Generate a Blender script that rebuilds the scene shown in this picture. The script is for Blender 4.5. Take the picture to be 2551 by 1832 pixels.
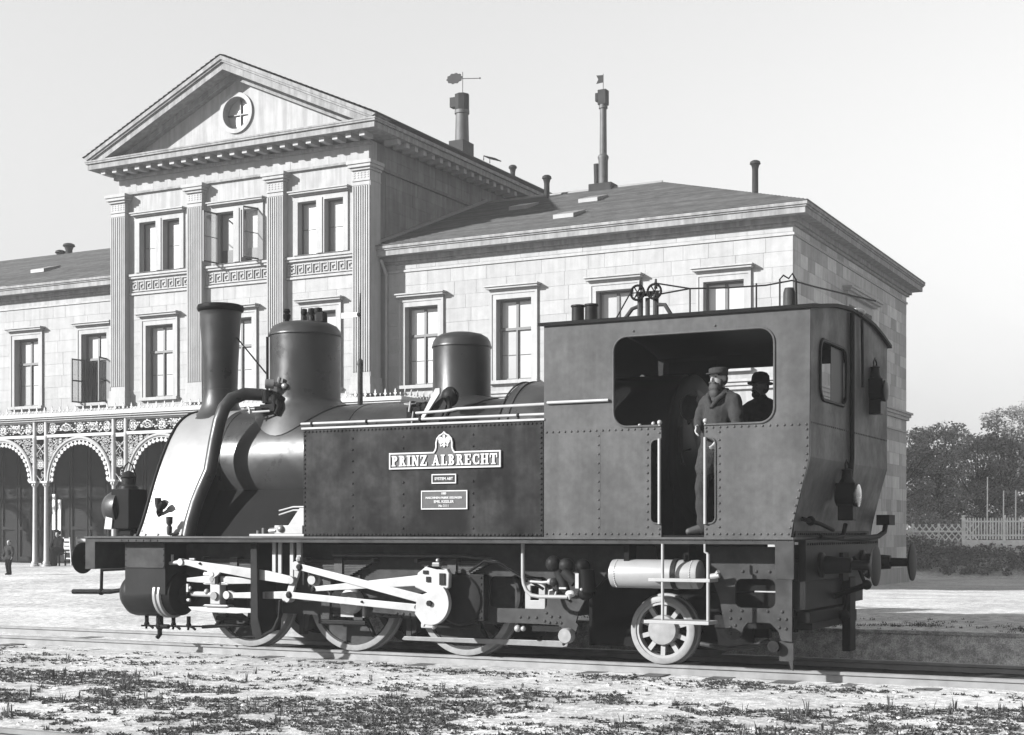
import bpy, bmesh, math, random
from mathutils import Vector, Matrix, noise
from mathutils.geometry import tessellate_polygon

for _o in list(bpy.data.objects):
    bpy.data.objects.remove(_o, do_unlink=True)
scene = bpy.context.scene
COL = scene.collection
R = math.radians
rng = random.Random(1885)

# ------------------------------------------------------------------ camera
cam_data = bpy.data.cameras.new('camera')
cam = bpy.data.objects.new('camera', cam_data)
COL.objects.link(cam)
cam.location = (5.646, -15.42, 1.42)
cam.rotation_euler = (R(90), 0, R(26.78))
cam_data.sensor_width = 36.0
cam_data.lens = 51.09
cam_data.shift_x = -0.00623
cam_data.shift_y = 0.1606
cam_data.clip_start = 0.1
cam_data.clip_end = 3000
scene.camera = cam
scene.render.resolution_x = 1024
scene.render.resolution_y = 735

# ------------------------------------------------------------------ sky and sun (a black and white plate: the blue light it records, no colour)
SUN_EL, SUN_AZ = 23.0, 43.0          # height; degrees to the left of the facade's normal
world = bpy.data.worlds.new('World')
scene.world = world
world.use_nodes = True
wn = world.node_tree
for n in list(wn.nodes):
    wn.nodes.remove(n)
w_out = wn.nodes.new('ShaderNodeOutputWorld')
w_bg = wn.nodes.new('ShaderNodeBackground')
w_sky = wn.nodes.new('ShaderNodeTexSky')
w_sky.sky_type = 'NISHITA'
w_sky.sun_disc = False
w_sky.sun_elevation = R(SUN_EL)
w_sky.sun_rotation = R(180 + SUN_AZ)
w_sky.air_density = 2.0
w_sky.dust_density = 0.0
w_sky.ozone_density = 1.0
w_sep = wn.nodes.new('ShaderNodeSeparateColor')
wn.links.new(w_sky.outputs[0], w_sep.inputs[0])
wn.links.new(w_sep.outputs[2], w_bg.inputs['Color'])
w_bg.inputs['Strength'].default_value = 0.066
wn.links.new(w_bg.outputs[0], w_out.inputs[0])

sun_data = bpy.data.lights.new('sun', 'SUN')
sun_data.energy = 5.0
sun_data.angle = R(1.0)
sun_data.color = (1.0, 1.0, 1.0)
sun = bpy.data.objects.new('sun', sun_data)
COL.objects.link(sun)
_sd = Vector((-math.sin(R(SUN_AZ)) * math.cos(R(SUN_EL)), -math.cos(R(SUN_AZ)) * math.cos(R(SUN_EL)), math.sin(R(SUN_EL))))
sun.rotation_euler = _sd.to_track_quat('Z', 'Y').to_euler()
sun.location = (-20, -30, 30)

vs = scene.view_settings
vs.view_transform = 'Standard'
vs.look = 'None'
vs.exposure = 1.66
vs.gamma = 1.0
vs.use_curve_mapping = False
scene.render.engine = 'CYCLES'

# ------------------------------------------------------------------ materials (greys only)
MATS = {}
def mat(name, c, rough=0.6, var=0.0, scale=4.0, bump=0.0, bscale=40.0, spec=0.5, coat=0.0, coat_rough=0.1,
        smudge=0.0, smscale=1.2, metallic=0.0, island=0.0, stretch=(1, 1, 1), detail=5.0, streak=0.0, grit=0.0, rvar=0.0):
    m = bpy.data.materials.new(name)
    m.use_nodes = True
    nt = m.node_tree
    b = nt.nodes['Principled BSDF']
    b.inputs['Roughness'].default_value = rough
    b.inputs['Specular IOR Level'].default_value = spec
    b.inputs['Metallic'].default_value = metallic
    b.inputs['Coat Weight'].default_value = coat
    b.inputs['Coat Roughness'].default_value = coat_rough
    L = nt.links.new
    geo = nt.nodes.new('ShaderNodeNewGeometry')
    mp = nt.nodes.new('ShaderNodeMapping')
    mp.inputs['Scale'].default_value = stretch
    L(geo.outputs['Position'], mp.inputs['Vector'])
    val = nt.nodes.new('ShaderNodeValue')
    val.outputs[0].default_value = 1.0
    cur = val.outputs[0]
    def fac(sock, amt, lo_=.3, hi_=.7):
        nonlocal cur
        mr = nt.nodes.new('ShaderNodeMapRange')
        mr.inputs['From Min'].default_value = lo_
        mr.inputs['From Max'].default_value = hi_
        mr.inputs['To Min'].default_value = 1 - amt
        mr.inputs['To Max'].default_value = 1 + amt
        L(sock, mr.inputs['Value'])
        mu = nt.nodes.new('ShaderNodeMath'); mu.operation = 'MULTIPLY'
        L(cur, mu.inputs[0]); L(mr.outputs[0], mu.inputs[1])
        cur = mu.outputs[0]
    def nz(sc, det=detail, rgh=0.55, vec=None):
        n = nt.nodes.new('ShaderNodeTexNoise')
        n.inputs['Scale'].default_value = sc
        n.inputs['Detail'].default_value = det
        n.inputs['Roughness'].default_value = rgh
        L(vec or mp.outputs[0], n.inputs['Vector'])
        return n.outputs[0]
    if var: fac(nz(scale), var)
    if smudge: fac(nz(smscale, 4.0, .6), smudge, .38, .62)
    if streak:
        mp2 = nt.nodes.new('ShaderNodeMapping')
        mp2.inputs['Scale'].default_value = (3.0, 3.0, 0.25)
        L(geo.outputs['Position'], mp2.inputs['Vector'])
        fac(nz(2.0, 4.0, 0.6, mp2.outputs[0]), streak, .38, .62)
    if grit: fac(nz(70.0, 3.0, .7), grit, .36, .64); fac(nz(9.0, 4.0, .65), grit * .7, .4, .62)
    if island:
        oi = nt.nodes.new('ShaderNodeObjectInfo')
        ad = nt.nodes.new('ShaderNodeMath'); ad.operation = 'ADD'
        L(oi.outputs['Random'], ad.inputs[0]); L(geo.outputs['Random Per Island'], ad.inputs[1])
        fr = nt.nodes.new('ShaderNodeMath'); fr.operation = 'FRACT'
        L(ad.outputs[0], fr.inputs[0])
        mr = nt.nodes.new('ShaderNodeMapRange')
        mr.inputs['To Min'].default_value = 1 - island
        mr.inputs['To Max'].default_value = 1 + island
        L(fr.outputs[0], mr.inputs['Value'])
        mu = nt.nodes.new('ShaderNodeMath'); mu.operation = 'MULTIPLY'
        L(cur, mu.inputs[0]); L(mr.outputs[0], mu.inputs[1])
        cur = mu.outputs[0]
    mu = nt.nodes.new('ShaderNodeMath'); mu.operation = 'MULTIPLY'
    mu.inputs[1].default_value = c
    mu.use_clamp = True
    L(cur, mu.inputs[0])
    cb = nt.nodes.new('ShaderNodeCombineColor')
    for i in range(3): L(mu.outputs[0], cb.inputs[i])
    L(cb.outputs[0], b.inputs['Base Color'])
    if rvar:
        rm = nt.nodes.new('ShaderNodeMapRange')
        rm.inputs['From Min'].default_value = .35; rm.inputs['From Max'].default_value = .65
        rm.inputs['To Min'].default_value = rough - rvar; rm.inputs['To Max'].default_value = rough + rvar
        L(nz(2.6, 6.0, .65), rm.inputs['Value']); L(rm.outputs[0], b.inputs['Roughness'])
    if bump:
        bp = nt.nodes.new('ShaderNodeBump')
        bp.inputs['Strength'].default_value = bump
        bp.inputs['Distance'].default_value = 0.02
        L(nz(bscale, 6.0), bp.inputs['Height'])
        L(bp.outputs[0], b.inputs['Normal'])
    MATS[name] = m
    return m

M = {}
M['ground'] = mat('pale_trodden_soil', .31, .95, grit=.38, var=.16, scale=2.2, bump=.5, bscale=14, smudge=.18, smscale=.35, spec=.2)
M['bed_shade'] = mat('dark_track_shade', .0234, .95, var=.45, scale=5, bump=.8, bscale=22, smudge=.3, smscale=1.5, spec=.1)  # near-black colour deepens the shade under and behind the engine
M['wall_rough'] = mat('stained_platform_masonry', .085, .9, var=.5, scale=5.0, bump=.6, bscale=20, streak=.7, spec=.1)
M['rail'] = mat('rolled_rail_steel', .156, .42, var=.2, scale=6, metallic=.3)
M['sleeper'] = mat('weathered_sleeper_timber', .0468, .9, var=.3, scale=9, bump=.5, bscale=40, stretch=(1, .15, 1))
M['stone'] = mat('pale_sandstone_ashlar', .205, .9, var=.07, scale=3.5, bump=.25, bscale=26, island=.06, streak=.06, spec=.25)
M['stone_end'] = mat('patchy_sandstone_ashlar', .25, .9, var=.10, scale=3.5, bump=.3, bscale=26, island=.34, streak=.10, spec=.25)
M['stone_side'] = mat('shade_darkened_ashlar', .10, .9, var=.15, scale=3.5, bump=.3, bscale=26, island=.22, streak=.2, spec=.2)  # darker copy of the ashlar: shade on the side wall put into colour
M['cornice_stone'] = mat('weathered_shaded_cornice', .145, .9, var=.15, scale=3, bump=.2, bscale=30, streak=.2, spec=.2)  # weathered tone, taken darker for the shade under the soffits as well
M['stone_plain'] = mat('pale_sandstone_dressed', .2, .9, var=.08, scale=2.5, bump=.2, bscale=30, streak=.14, spec=.25)
M['trim'] = mat('painted_stone_trim', .205, .8, var=.07, scale=3, bump=.12, bscale=40, streak=.08, spec=.3)
M['slate'] = mat('slate_roofing', .058, .7, var=.3, scale=2.4, bump=.3, bscale=12, spec=.15, stretch=(1, 1, 2.5), island=.2)
M['soffit'] = mat('grey_eave_boards', .1014, .85, var=.1, scale=3)
M['frame_wood'] = mat('grey_painted_window_wood', .028, .55, var=.12, scale=8)
M['frame_dark'] = mat('dark_casement_wood', .0156, .5, var=.1, scale=8)
M['pane'] = mat('window_glass_over_white_blind', .185, .35, var=.08, scale=1.5, coat=1.0, coat_rough=.03, island=.33)
def glass_mat(name):
    m = bpy.data.materials.new(name); m.use_nodes = True
    nt = m.node_tree; nt.nodes.remove(nt.nodes['Principled BSDF'])
    out = nt.nodes['Material Output']
    tr = nt.nodes.new('ShaderNodeBsdfTransparent'); tr.inputs[0].default_value = (.85, .85, .85, 1)
    gl = nt.nodes.new('ShaderNodeBsdfGlossy'); gl.inputs['Roughness'].default_value = .02
    mx = nt.nodes.new('ShaderNodeMixShader'); mx.inputs[0].default_value = .10
    nt.links.new(tr.outputs[0], mx.inputs[1]); nt.links.new(gl.outputs[0], mx.inputs[2])
    nt.links.new(mx.outputs[0], out.inputs[0])
    return m
M['glass'] = glass_mat('clear_window_glass')
M['pane_dark'] = mat('dark_room_window_glass', .00936, .3, coat=1.0, coat_rough=.03)
M['iron_white'] = mat('cream_painted_cast_iron', .215, .55, var=.1, scale=7)
M['shaded_wood'] = mat('dark_doors_with_shade', .0039, .6, var=.3, scale=3, spec=.08)  # doors taken near black: canopy shade put into the colour
M['flue'] = mat('sooty_flue_metal', .008, .7, var=.3, scale=6, spec=.15)
M['flue_grey'] = mat('grey_flue_metal', .028, .65, var=.4, scale=4)
M['zinc'] = mat('zinc_sheet', .1, .5, var=.15, scale=3)
# locomotive
M['tank'] = mat('satin_dark_grey_tank_paint', .011, .5, var=.22, scale=14, smudge=.65, smscale=2.3, bump=.05, bscale=6, spec=.05, streak=.25, rvar=.12)
M['cab'] = mat('satin_mid_grey_cab_paint', .045, .5, var=.13, scale=14, smudge=.16, smscale=1.6, bump=.05, bscale=6, spec=.09, streak=.1, rvar=.12)
M['boiler'] = mat('gloss_grey_boiler_paint', .016, .37, var=.15, scale=8, smudge=.25, smscale=1.6, spec=.26, rvar=.12, bump=.04, bscale=5)
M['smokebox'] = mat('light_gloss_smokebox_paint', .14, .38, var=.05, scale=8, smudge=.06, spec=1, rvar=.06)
M['dark'] = mat('dark_grey_frame_paint', .01, .5, var=.22, scale=7, smudge=.2, smscale=2.5, spec=.06)
M['frame'] = mat('mid_grey_frame_plate_paint', .027, .5, var=.2, scale=9, smudge=.25, smscale=3, spec=.06)
M['black'] = mat('sooty_black_iron', .00468, .55, var=.2, scale=6, spec=.04)
M['cyl'] = mat('cylinder_cladding_paint', .007, .45, var=.2, scale=5, smudge=.25, smscale=3, spec=.1)
M['bright'] = mat('whitened_motion_steel', .2, .5, var=.15, scale=5, smudge=.12, smscale=3)
M['steel'] = mat('bare_machined_steel', .12, .40, var=.15, scale=10, metallic=.4)
M['tyre'] = mat('turned_wheel_tyre', .16, .45, var=.15, scale=12, spec=.15)
M['spring'] = mat('leaf_spring_steel', .0312, .45, var=.25, scale=12, spec=.2)
M['pale'] = mat('pale_painted_metal', .18, .45, var=.1, scale=8)
M['receiver'] = mat('light_grey_receiver_paint', .17, .38, var=.06, scale=8)
M['brass'] = mat('polished_cast_letters', .27, .45, var=.06, scale=20)
M['plate_bg'] = mat('name_plate_ground', .039, .5, var=.15, scale=20, spec=.2)
M['lens'] = mat('lamp_lens_glass', .03, .15, coat=1.0)
M['backhead'] = mat('firebox_backhead_iron', .00546, .4, var=.2, scale=5, spec=.1)  # near black: cab interior shade put into backhead and inner sheets
# people
M['skin'] = mat('skin', .19, .6, var=.06, scale=20)
M['skin_shade'] = mat('shaded_skin', .06, .6, var=.06, scale=20)  # darker skin copy: cab shade on the second man put into colour
M['coat'] = mat('grey_wool_cloth', .022, .95, var=.2, scale=40, bump=.3, bscale=160, spec=.1)
M['trousers'] = mat('grey_twill_cloth', .018, .95, var=.2, scale=40, bump=.3, bscale=160, spec=.1)
M['cap'] = mat('grey_felt', .022, .95, var=.15, scale=40, spec=.1)
M['cloth_dark'] = mat('black_wool_cloth', .00468, .95, var=.2, scale=40, spec=.05)
M['leather'] = mat('worn_leather', .022, .7, var=.25, scale=20)
M['hair'] = mat('greying_hair', .011, .8, var=.4, scale=60)
M['cloth_white'] = mat('white_linen', .3276, .9)
M['eye'] = mat('dark_eyes', .0078, .3)
# plants
M['leaf'] = mat('tree_leaves', .19, .6, island=.6, spec=.2)
M['leaf_pale'] = mat('pale_tree_leaves', .24, .6, island=.6, spec=.2)
M['hedge'] = mat('bank_leaves', .11, .7, island=.5, spec=.3)
M['grass'] = mat('coarse_grass', .055, .7, island=.55, spec=.3)
M['bark'] = mat('tree_bark', .039, .9, var=.3, scale=8, bump=.6, bscale=20)
M['pebble'] = mat('pale_stones', .312, .9, island=.3, var=.1, scale=20)
M['fence'] = mat('whitewashed_fence_timber', .75, .8, var=.15, scale=6)
M['chairwood'] = mat('white_painted_chair_wood', .2808, .6)

for _k in ('leaf', 'leaf_pale', 'hedge', 'grass'):      # thin leaves let light through
    _nt = M[_k].node_tree; _b = _nt.nodes['Principled BSDF']; _o = _nt.nodes['Material Output']
    _t = _nt.nodes.new('ShaderNodeBsdfTranslucent'); _m = _nt.nodes.new('ShaderNodeMixShader'); _m.inputs[0].default_value = .4
    _nt.links.new(_b.inputs['Base Color'].links[0].from_socket, _t.inputs['Color'])
    _nt.links.new(_b.outputs[0], _m.inputs[1]); _nt.links.new(_t.outputs[0], _m.inputs[2]); _nt.links.new(_m.outputs[0], _o.inputs['Surface'])
# ------------------------------------------------------------------ mesh helpers
class MB:
    def __init__(s):
        s.v = []; s.f = []
    def add(s, vs, fs):
        o = len(s.v)
        s.v += [tuple(p) for p in vs]
        s.f += [tuple(i + o for i in f) for f in fs]
        return s
    def box(s, x0, x1, y0, y1, z0, z1):
        return s.add([(x0, y0, z0), (x1, y0, z0), (x1, y1, z0), (x0, y1, z0), (x0, y0, z1), (x1, y0, z1), (x1, y1, z1), (x0, y1, z1)],
                     [(0, 3, 2, 1), (4, 5, 6, 7), (0, 1, 5, 4), (1, 2, 6, 5), (2, 3, 7, 6), (3, 0, 4, 7)])
    def bar(s, p, q, w, h, up=(0, 0, 1)):
        """square bar between two points, w across, h along up"""
        p = Vector(p); q = Vector(q); d = (q - p).normalized()
        a = d.cross(Vector(up)).normalized(); u = a.cross(d).normalized()
        c = []
        for e in (p, q):
            for i, j in ((-1, -1), (1, -1), (1, 1), (-1, 1)):
                c.append(e + a * (w / 2 * i) + u * (h / 2 * j))
        return s.add(c, [(0, 3, 2, 1), (4, 5, 6, 7), (0, 1, 5, 4), (1, 2, 6, 5), (2, 3, 7, 6), (3, 0, 4, 7)])
    def ring(s, c, d, r, n, a0=0.0):
        d = Vector(d).normalized(); c = Vector(c)
        u = d.orthogonal().normalized() if abs(d.z) < .99 else Vector((1, 0, 0))
        if abs(d.z) < .99:
            u = Vector((0, 0, 1)) - d * d.z; u.normalize()
        w = d.cross(u)
        return [c + (u * math.cos(a0 + 2 * math.pi * i / n) + w * math.sin(a0 + 2 * math.pi * i / n)) * r for i in range(n)]
    def cyl(s, p, q, r, r2=None, n=16, caps=True):
        d = Vector(q) - Vector(p)
        return s.lathe(p, d, [(r, 0), (r if r2 is None else r2, d.length)], n, caps)
    def lathe(s, o, axis, prof, n=24, caps=True, closed=False):
        """revolve (radius, distance along axis) about the axis through o"""
        a = Vector(axis).normalized(); o = Vector(o)
        base = len(s.v); k = len(prof)
        for r, t in prof:
            s.v += [tuple(p) for p in s.ring(o + a * t, a, max(r, 1e-5), n)]
        for i in range(k - 1 + (1 if closed else 0)):
            i2 = (i + 1) % k
            for j in range(n):
                j2 = (j + 1) % n
                s.f.append((base + i * n + j, base + i * n + j2, base + i2 * n + j2, base + i2 * n + j))
        if caps and not closed:
            s.f.append(tuple(base + j for j in reversed(range(n))))
            s.f.append(tuple(base + (k - 1) * n + j for j in range(n)))
        return s
    def tube(s, pts, r, n=8, caps=True, closed=False):
        pts = [Vector(p) for p in pts]
        rr = r if isinstance(r, (list, tuple)) else [r] * len(pts)
        base = len(s.v); m = len(pts); prev = None
        for i, p in enumerate(pts):
            if closed: t = pts[(i + 1) % m] - pts[i - 1]
            else: t = pts[min(i + 1, m - 1)] - pts[max(i - 1, 0)]
            t.normalize()
            if prev is None: u = t.orthogonal().normalized()
            else:
                u = prev - t * prev.dot(t)
                u = u.normalized() if u.length > 1e-6 else t.orthogonal().normalized()
            prev = u; w = t.cross(u)
            for j in range(n):
                a = 2 * math.pi * j / n
                s.v.append(tuple(p + (u * math.cos(a) + w * math.sin(a)) * rr[i]))
        for i in range(m - 1 + (1 if closed else 0)):
            i2 = (i + 1) % m
            for j in range(n):
                j2 = (j + 1) % n
                s.f.append((base + i * n + j, base + i * n + j2, base + i2 * n + j2, base + i2 * n + j))
        if caps and not closed:
            s.f.append(tuple(base + j for j in reversed(range(n))))
            s.f.append(tuple(base + (m - 1) * n + j for j in range(n)))
        return s
    def ball(s, c, r, nu=14, nv=9):
        rx, ry, rz = r if isinstance(r, (tuple, list)) else (r, r, r)
        vs = [(c[0], c[1], c[2] - rz)]; fs = []
        for i in range(1, nv):
            t = -math.pi / 2 + math.pi * i / nv
            for j in range(nu):
                a = 2 * math.pi * j / nu
                vs.append((c[0] + rx * math.cos(t) * math.cos(a), c[1] + ry * math.cos(t) * math.sin(a), c[2] + rz * math.sin(t)))
        vs.append((c[0], c[1], c[2] + rz))
        for j in range(nu):
            j2 = (j + 1) % nu
            fs.append((0, 1 + j2, 1 + j))
            for i in range(nv - 2):
                a = 1 + i * nu
                fs.append((a + j, a + j2, a + nu + j2, a + nu + j))
            fs.append((len(vs) - 1, 1 + (nv - 2) * nu + j, 1 + (nv - 2) * nu + j2))
        return s.add(vs, fs)
    def plate(s, outer, holes, ax, a0, a1):
        loops = [outer] + list(holes)
        tri = tessellate_polygon([[Vector((p[0], p[1], 0)) for p in l] for l in loops])
        flat = [p for l in loops for p in l]
        def to3(p, a):
            return (p[0], a, p[1]) if ax == 'Y' else ((a, p[0], p[1]) if ax == 'X' else (p[0], p[1], a))
        n = len(flat)
        vs = [to3(p, a0) for p in flat] + [to3(p, a1) for p in flat]
        fs = [tuple(t) for t in tri] + [tuple(i + n for i in reversed(t)) for t in tri]
        k = 0
        for l in loops:
            m = len(l)
            for i in range(m):
                j = (i + 1) % m
                fs.append((k + i, k + j, k + j + n, k + i + n))
            k += m
        return s.add(vs, fs)
    def rivet(s, c, d, r):
        """low dome of six sides facing d"""
        d = Vector(d).normalized(); c = Vector(c)
        r1 = s.ring(c, d, r, 6); r2 = s.ring(c + d * r * .5, d, r * .75, 6)
        b = len(s.v)
        s.v += [tuple(p) for p in r1 + r2] + [tuple(c + d * r * .75)]
        for j in range(6):
            k = (j + 1) % 6
            s.f.append((b + j, b + k, b + 6 + k, b + 6 + j)); s.f.append((b + 6 + j, b + 6 + k, b + 12))
        return s
    def mesh(s, name, m, smooth=None):
        me = bpy.data.meshes.new(name)
        me.from_pydata(s.v, [], s.f)
        bm = bmesh.new(); bm.from_mesh(me)
        bmesh.ops.recalc_face_normals(bm, faces=bm.faces)
        bm.to_mesh(me); bm.free()
        if m: me.materials.append(m)
        if smooth is not None:
            me.polygons.foreach_set('use_smooth', [True] * len(me.polygons))
            me.set_sharp_from_angle(angle=R(smooth))
        me.update()
        return me
    def build(s, name, m, parent=None, smooth=None, bevel=0.0, kind=None, label=None):
        o = bpy.data.objects.new(name, s.mesh(name, M[m] if isinstance(m, str) else m, smooth))
        COL.objects.link(o)
        if parent: o.parent = parent
        if bevel:
            b = o.modifiers.new('bevel', 'BEVEL')
            b.width = bevel; b.segments = 2; b.limit_method = 'ANGLE'; b.angle_limit = R(40)
            b.harden_normals = False
        if kind: o['kind'] = kind
        if label: o['label'] = label
        return o

def tag(o, label, cat=None, group=None, kind=None):
    o['label'] = label
    if cat: o['category'] = cat
    if group: o['group'] = group
    if kind: o['kind'] = kind
    return o
def empty(name, loc=(0, 0, 0), rz=0.0):
    o = bpy.data.objects.new(name, None)
    o.empty_display_size = .2
    COL.objects.link(o)
    o.location = loc; o.rotation_euler = (0, 0, rz)
    return o
def inst(name, me, parent=None, loc=(0, 0, 0), rot=(0, 0, 0), scale=(1, 1, 1)):
    o = bpy.data.objects.new(name, me)
    COL.objects.link(o)
    o.location = loc; o.rotation_euler = rot; o.scale = scale
    if parent: o.parent = parent
    return o
def rr(x0, x1, z0, z1, r, n=5):
    """rounded rectangle, counter-clockwise"""
    out = []
    for cx, cz, a in ((x1 - r, z0 + r, -90), (x1 - r, z1 - r, 0), (x0 + r, z1 - r, 90), (x0 + r, z0 + r, 180)):
        for i in range(n + 1):
            t = R(a + 90 * i / n)
            out.append((cx + r * math.cos(t), cz + r * math.sin(t)))
    return out
def rect(x0, x1, z0, z1):
    return [(x0, z0), (x1, z0), (x1, z1), (x0, z1)]
def arc(cx, cz, rx, rz, a0, a1, n=12):
    return [(cx + rx * math.cos(R(a0 + (a1 - a0) * i / n)), cz + rz * math.sin(R(a0 + (a1 - a0) * i / n))) for i in range(n + 1)]
def sstep(x):
    x = min(1, max(0, x)); return x * x * (3 - 2 * x)
def fuse(mb, voxel, smooth_it=6, wrinkle=0.0):
    """join overlapping closed shapes into one continuous skin"""
    me = mb.mesh('tmp', None)
    o = bpy.data.objects.new('tmp', me); COL.objects.link(o)
    r = o.modifiers.new('r', 'REMESH'); r.mode = 'VOXEL'; r.voxel_size = voxel
    sm = o.modifiers.new('s', 'SMOOTH'); sm.iterations = smooth_it; sm.factor = .5
    dg = bpy.context.evaluated_depsgraph_get()
    out = bpy.data.meshes.new_from_object(o.evaluated_get(dg))
    bpy.data.objects.remove(o, do_unlink=True)
    if wrinkle:
        nor = [v.normal.copy() for v in out.vertices]
        for v, n in zip(out.vertices, nor):
            p = v.co
            a = noise.noise(Vector((p.x * 9 + p.z * 7, p.y * 9 - p.z * 4, p.z * 11))) + .5 * noise.noise(Vector((p.x * 26, p.y * 26, p.z * 16 + 7)))
            v.co = p + n * (wrinkle * a)
        out.update()
    out.polygons.foreach_set('use_smooth', [True] * len(out.polygons))
    return out
# ================================================================== the setting
def ground_z(x, y):
    """trodden ground: level with the track in front, rising to the arcade on the left, a raised bank falling to the wing's end on the right"""
    if y < 1.0: base = -.10
    left = -.10 + .365 * sstep((y - 1.4) / 16)
    right = .26 - .70 * sstep((y - 5) / 33)
    b = sstep((x + 9.5) / 4.0)
    far = left * (1 - b) + right * b
    z = -.10 if y < 1.9 else (far if x > -5.5 else (-.10 + (far + .10) * sstep((y - 1.9) / 6)))
    # planted bank behind the end of the wing
    if y > 45: z += 1.25 * sstep((y - 45.5) / 3.2) * sstep((x + 12) / 4 + 1)
    if y < 1.0 or y > 2.2:
        z += .018 * noise.noise(Vector((x * 1.1, y * 1.1, 0))) + .012 * noise.noise(Vector((x * 3.7, y * 3.7, 5)))
        if abs(y) < 1.3: z -= .012
    return z
xs = [-300, -200, -130, -90, -70, -55]
x = -45.0
while x < 14: xs.append(x); x += .30 if -14 < x < 8 else .9
xs += [16, 20, 26, 34, 45, 60, 90, 140, 220, 320]
ys = [-60, -40, -28, -20, -16]
y = -13.0
while y < 1.89: ys.append(y); y += .22
ys += [1.90, 1.952, 1.962, 2.3]
y = 2.8
while y < 60: ys.append(y); y += .8
ys += [65, 72, 82, 95, 115, 150, 200, 280, 400]
mb = MB()
nx = len(xs)
for yy in ys:
    for xx in xs:
        mb.v.append((xx, yy, ground_z(xx, yy if not (1.951 < yy < 1.953) else 1.8)))
for j in range(len(ys) - 1):
    for i in range(nx - 1):
        a = j * nx + i
        mb.f.append((a, a + 1, a + nx + 1, a + nx))
g = mb.build('ground', 'ground', smooth=60)
tag(g, 'pale trodden earth of the station yard', kind='structure')

# low retaining wall of the bank behind the track, in rough courses
pw = empty('platform_wall', (0, 0, 0))
tag(pw, 'low stained retaining wall along the far side of the track', 'wall')
MB().box(-5.5, 40, 1.955, 2.2, -.16, .225).build('core', 'wall_rough', pw)
xx = -5.45; n_ = 0
for row, (z0, z1) in enumerate(((-.16, -.02), (-.012, .118), (.126, .232))):
    xx = -5.45 - row * .2
    while xx < 9:
        l = rng.uniform(.35, .75)
        inst('stone', bpy.data.meshes.get('wall_stone') or MB().box(0, 1, 0, 1, 0, 1).mesh('wall_stone', M['wall_rough']), pw,
             (xx, 1.955 - rng.uniform(.01, .06), z0), (0, 0, 0), (l - .012, .05, z1 - z0))
        xx += l
mb = MB()
xx = -5.5
while xx < 40:
    l = 1.3
    mb.box(xx, xx + l - .01, 1.87 + rng.uniform(-.02, .02), 2.25, .225, .266 + rng.uniform(-.008, .008)); xx += l
mb.build('coping', 'ground', pw)

# tracks
def rail_mesh(x0, x1):
    prof = [(-.058, -.135), (.058, -.135), (.058, -.124), (.010, -.110), (.010, -.042), (.033, -.032), (.034, -.006), (.026, 0), (-.026, 0), (-.034, -.006), (-.033, -.032), (-.010, -.042), (-.010, -.110), (-.058, -.124)]
    return MB().plate(prof, [], 'X', x0, x1)
for nm, yc, lab in (('railway_track', 0.0, 'main running track the locomotive stands on'), ('railway_track', -8.45, 'rail of a second track cutting the near corner of the yard')):
    t_ = empty(nm, (0, yc, 0))
    tag(t_, lab, kind='structure')
    for s_ in (-.75, .75):
        me = bpy.data.meshes.get('rail_bar') or rail_mesh(-90, 70).mesh('rail_bar', M['rail'], 30)
        me.name = 'rail_bar'
        inst('rail', me, t_, (0, s_, 0))
    for k in range(30):
        xx = -13 + k * .72
        if yc < -1 and k % 2: continue
        me = bpy.data.meshes.get('sleeper_bar') or MB().box(-.12, .12, -1.12, 1.12, -.2, -.083).mesh('sleeper_bar', M['sleeper'])
        inst('sleeper', me, t_, (xx, 0, rng.uniform(-.045, -.022)), (0, 0, rng.uniform(-.02, .02)))

# dark strip added over the ground: engine and wall shade put into colour
mb = MB()
xs2 = [-6.4 + .12 * i for i in range(110)] + [7 + 1.5 * i for i in range(24)]
rows = (0.0, .08, .25, .5, .75, .92, 1.0)
for i, xx in enumerate(xs2):
    y0 = -.69 + .02 * noise.noise(Vector((xx * 3, 0, 0))); y1 = 1.93 - (0 if xx > -5.4 else .9 * sstep((-5.4 - xx) / 1.0)) + .06 * noise.noise(Vector((xx * 1.5, 4, 0)))
    fade = sstep((xx + 6.4) / 1.2)
    y0 = .2 * (1 - fade) + y0 * fade
    for t in rows:
        yy = y0 + (y1 - y0) * t
        mb.v.append((xx, min(yy, 1.95), -.094 + .014 * noise.noise(Vector((xx * 4, yy * 4, 2))) - (.03 if t in (0.0, 1.0) else 0)))
k_ = len(rows)
for i in range(len(xs2) - 1):
    for j in range(k_ - 1):
        a = i * k_ + j
        mb.f.append((a, a + 1, a + k_ + 1, a + k_))
tag(mb.build('track_shade_bed', 'bed_shade', smooth=60), 'dark strip added between the rails under the engine, shade put into its colour', kind='structure')
# ================================================================== station building (built in its own frame, turned 0.73 degrees from the track)
B_ROT = R(-0.727)
st = empty('station_building', (0, 0, 0), B_ROT)
tag(st, 'pale two-storey stone station with a pedimented centre block and hipped side wings', 'building')
WV = 25.0        # wing facade plane
MV = 24.35       # centre block wall plane
PV = 24.10       # pilaster face
UR, UL = -6.34, -45.0
UM0, UM1 = -31.0, -20.3
UC = -25.65
Z0, ZW = -.6, 10.40
win_z0, win_z1 = 6.19, 8.74
wing_u = [-18.69, -15.31, -11.86, -8.41]
left_u = [-36.2, -32.79, -39.6, -43.0]
bays = [-29.10, -25.65, -22.20]
HW = .62
stone_list = []     # (weight, axis, plane, u0, u1, z0, z1)

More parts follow.
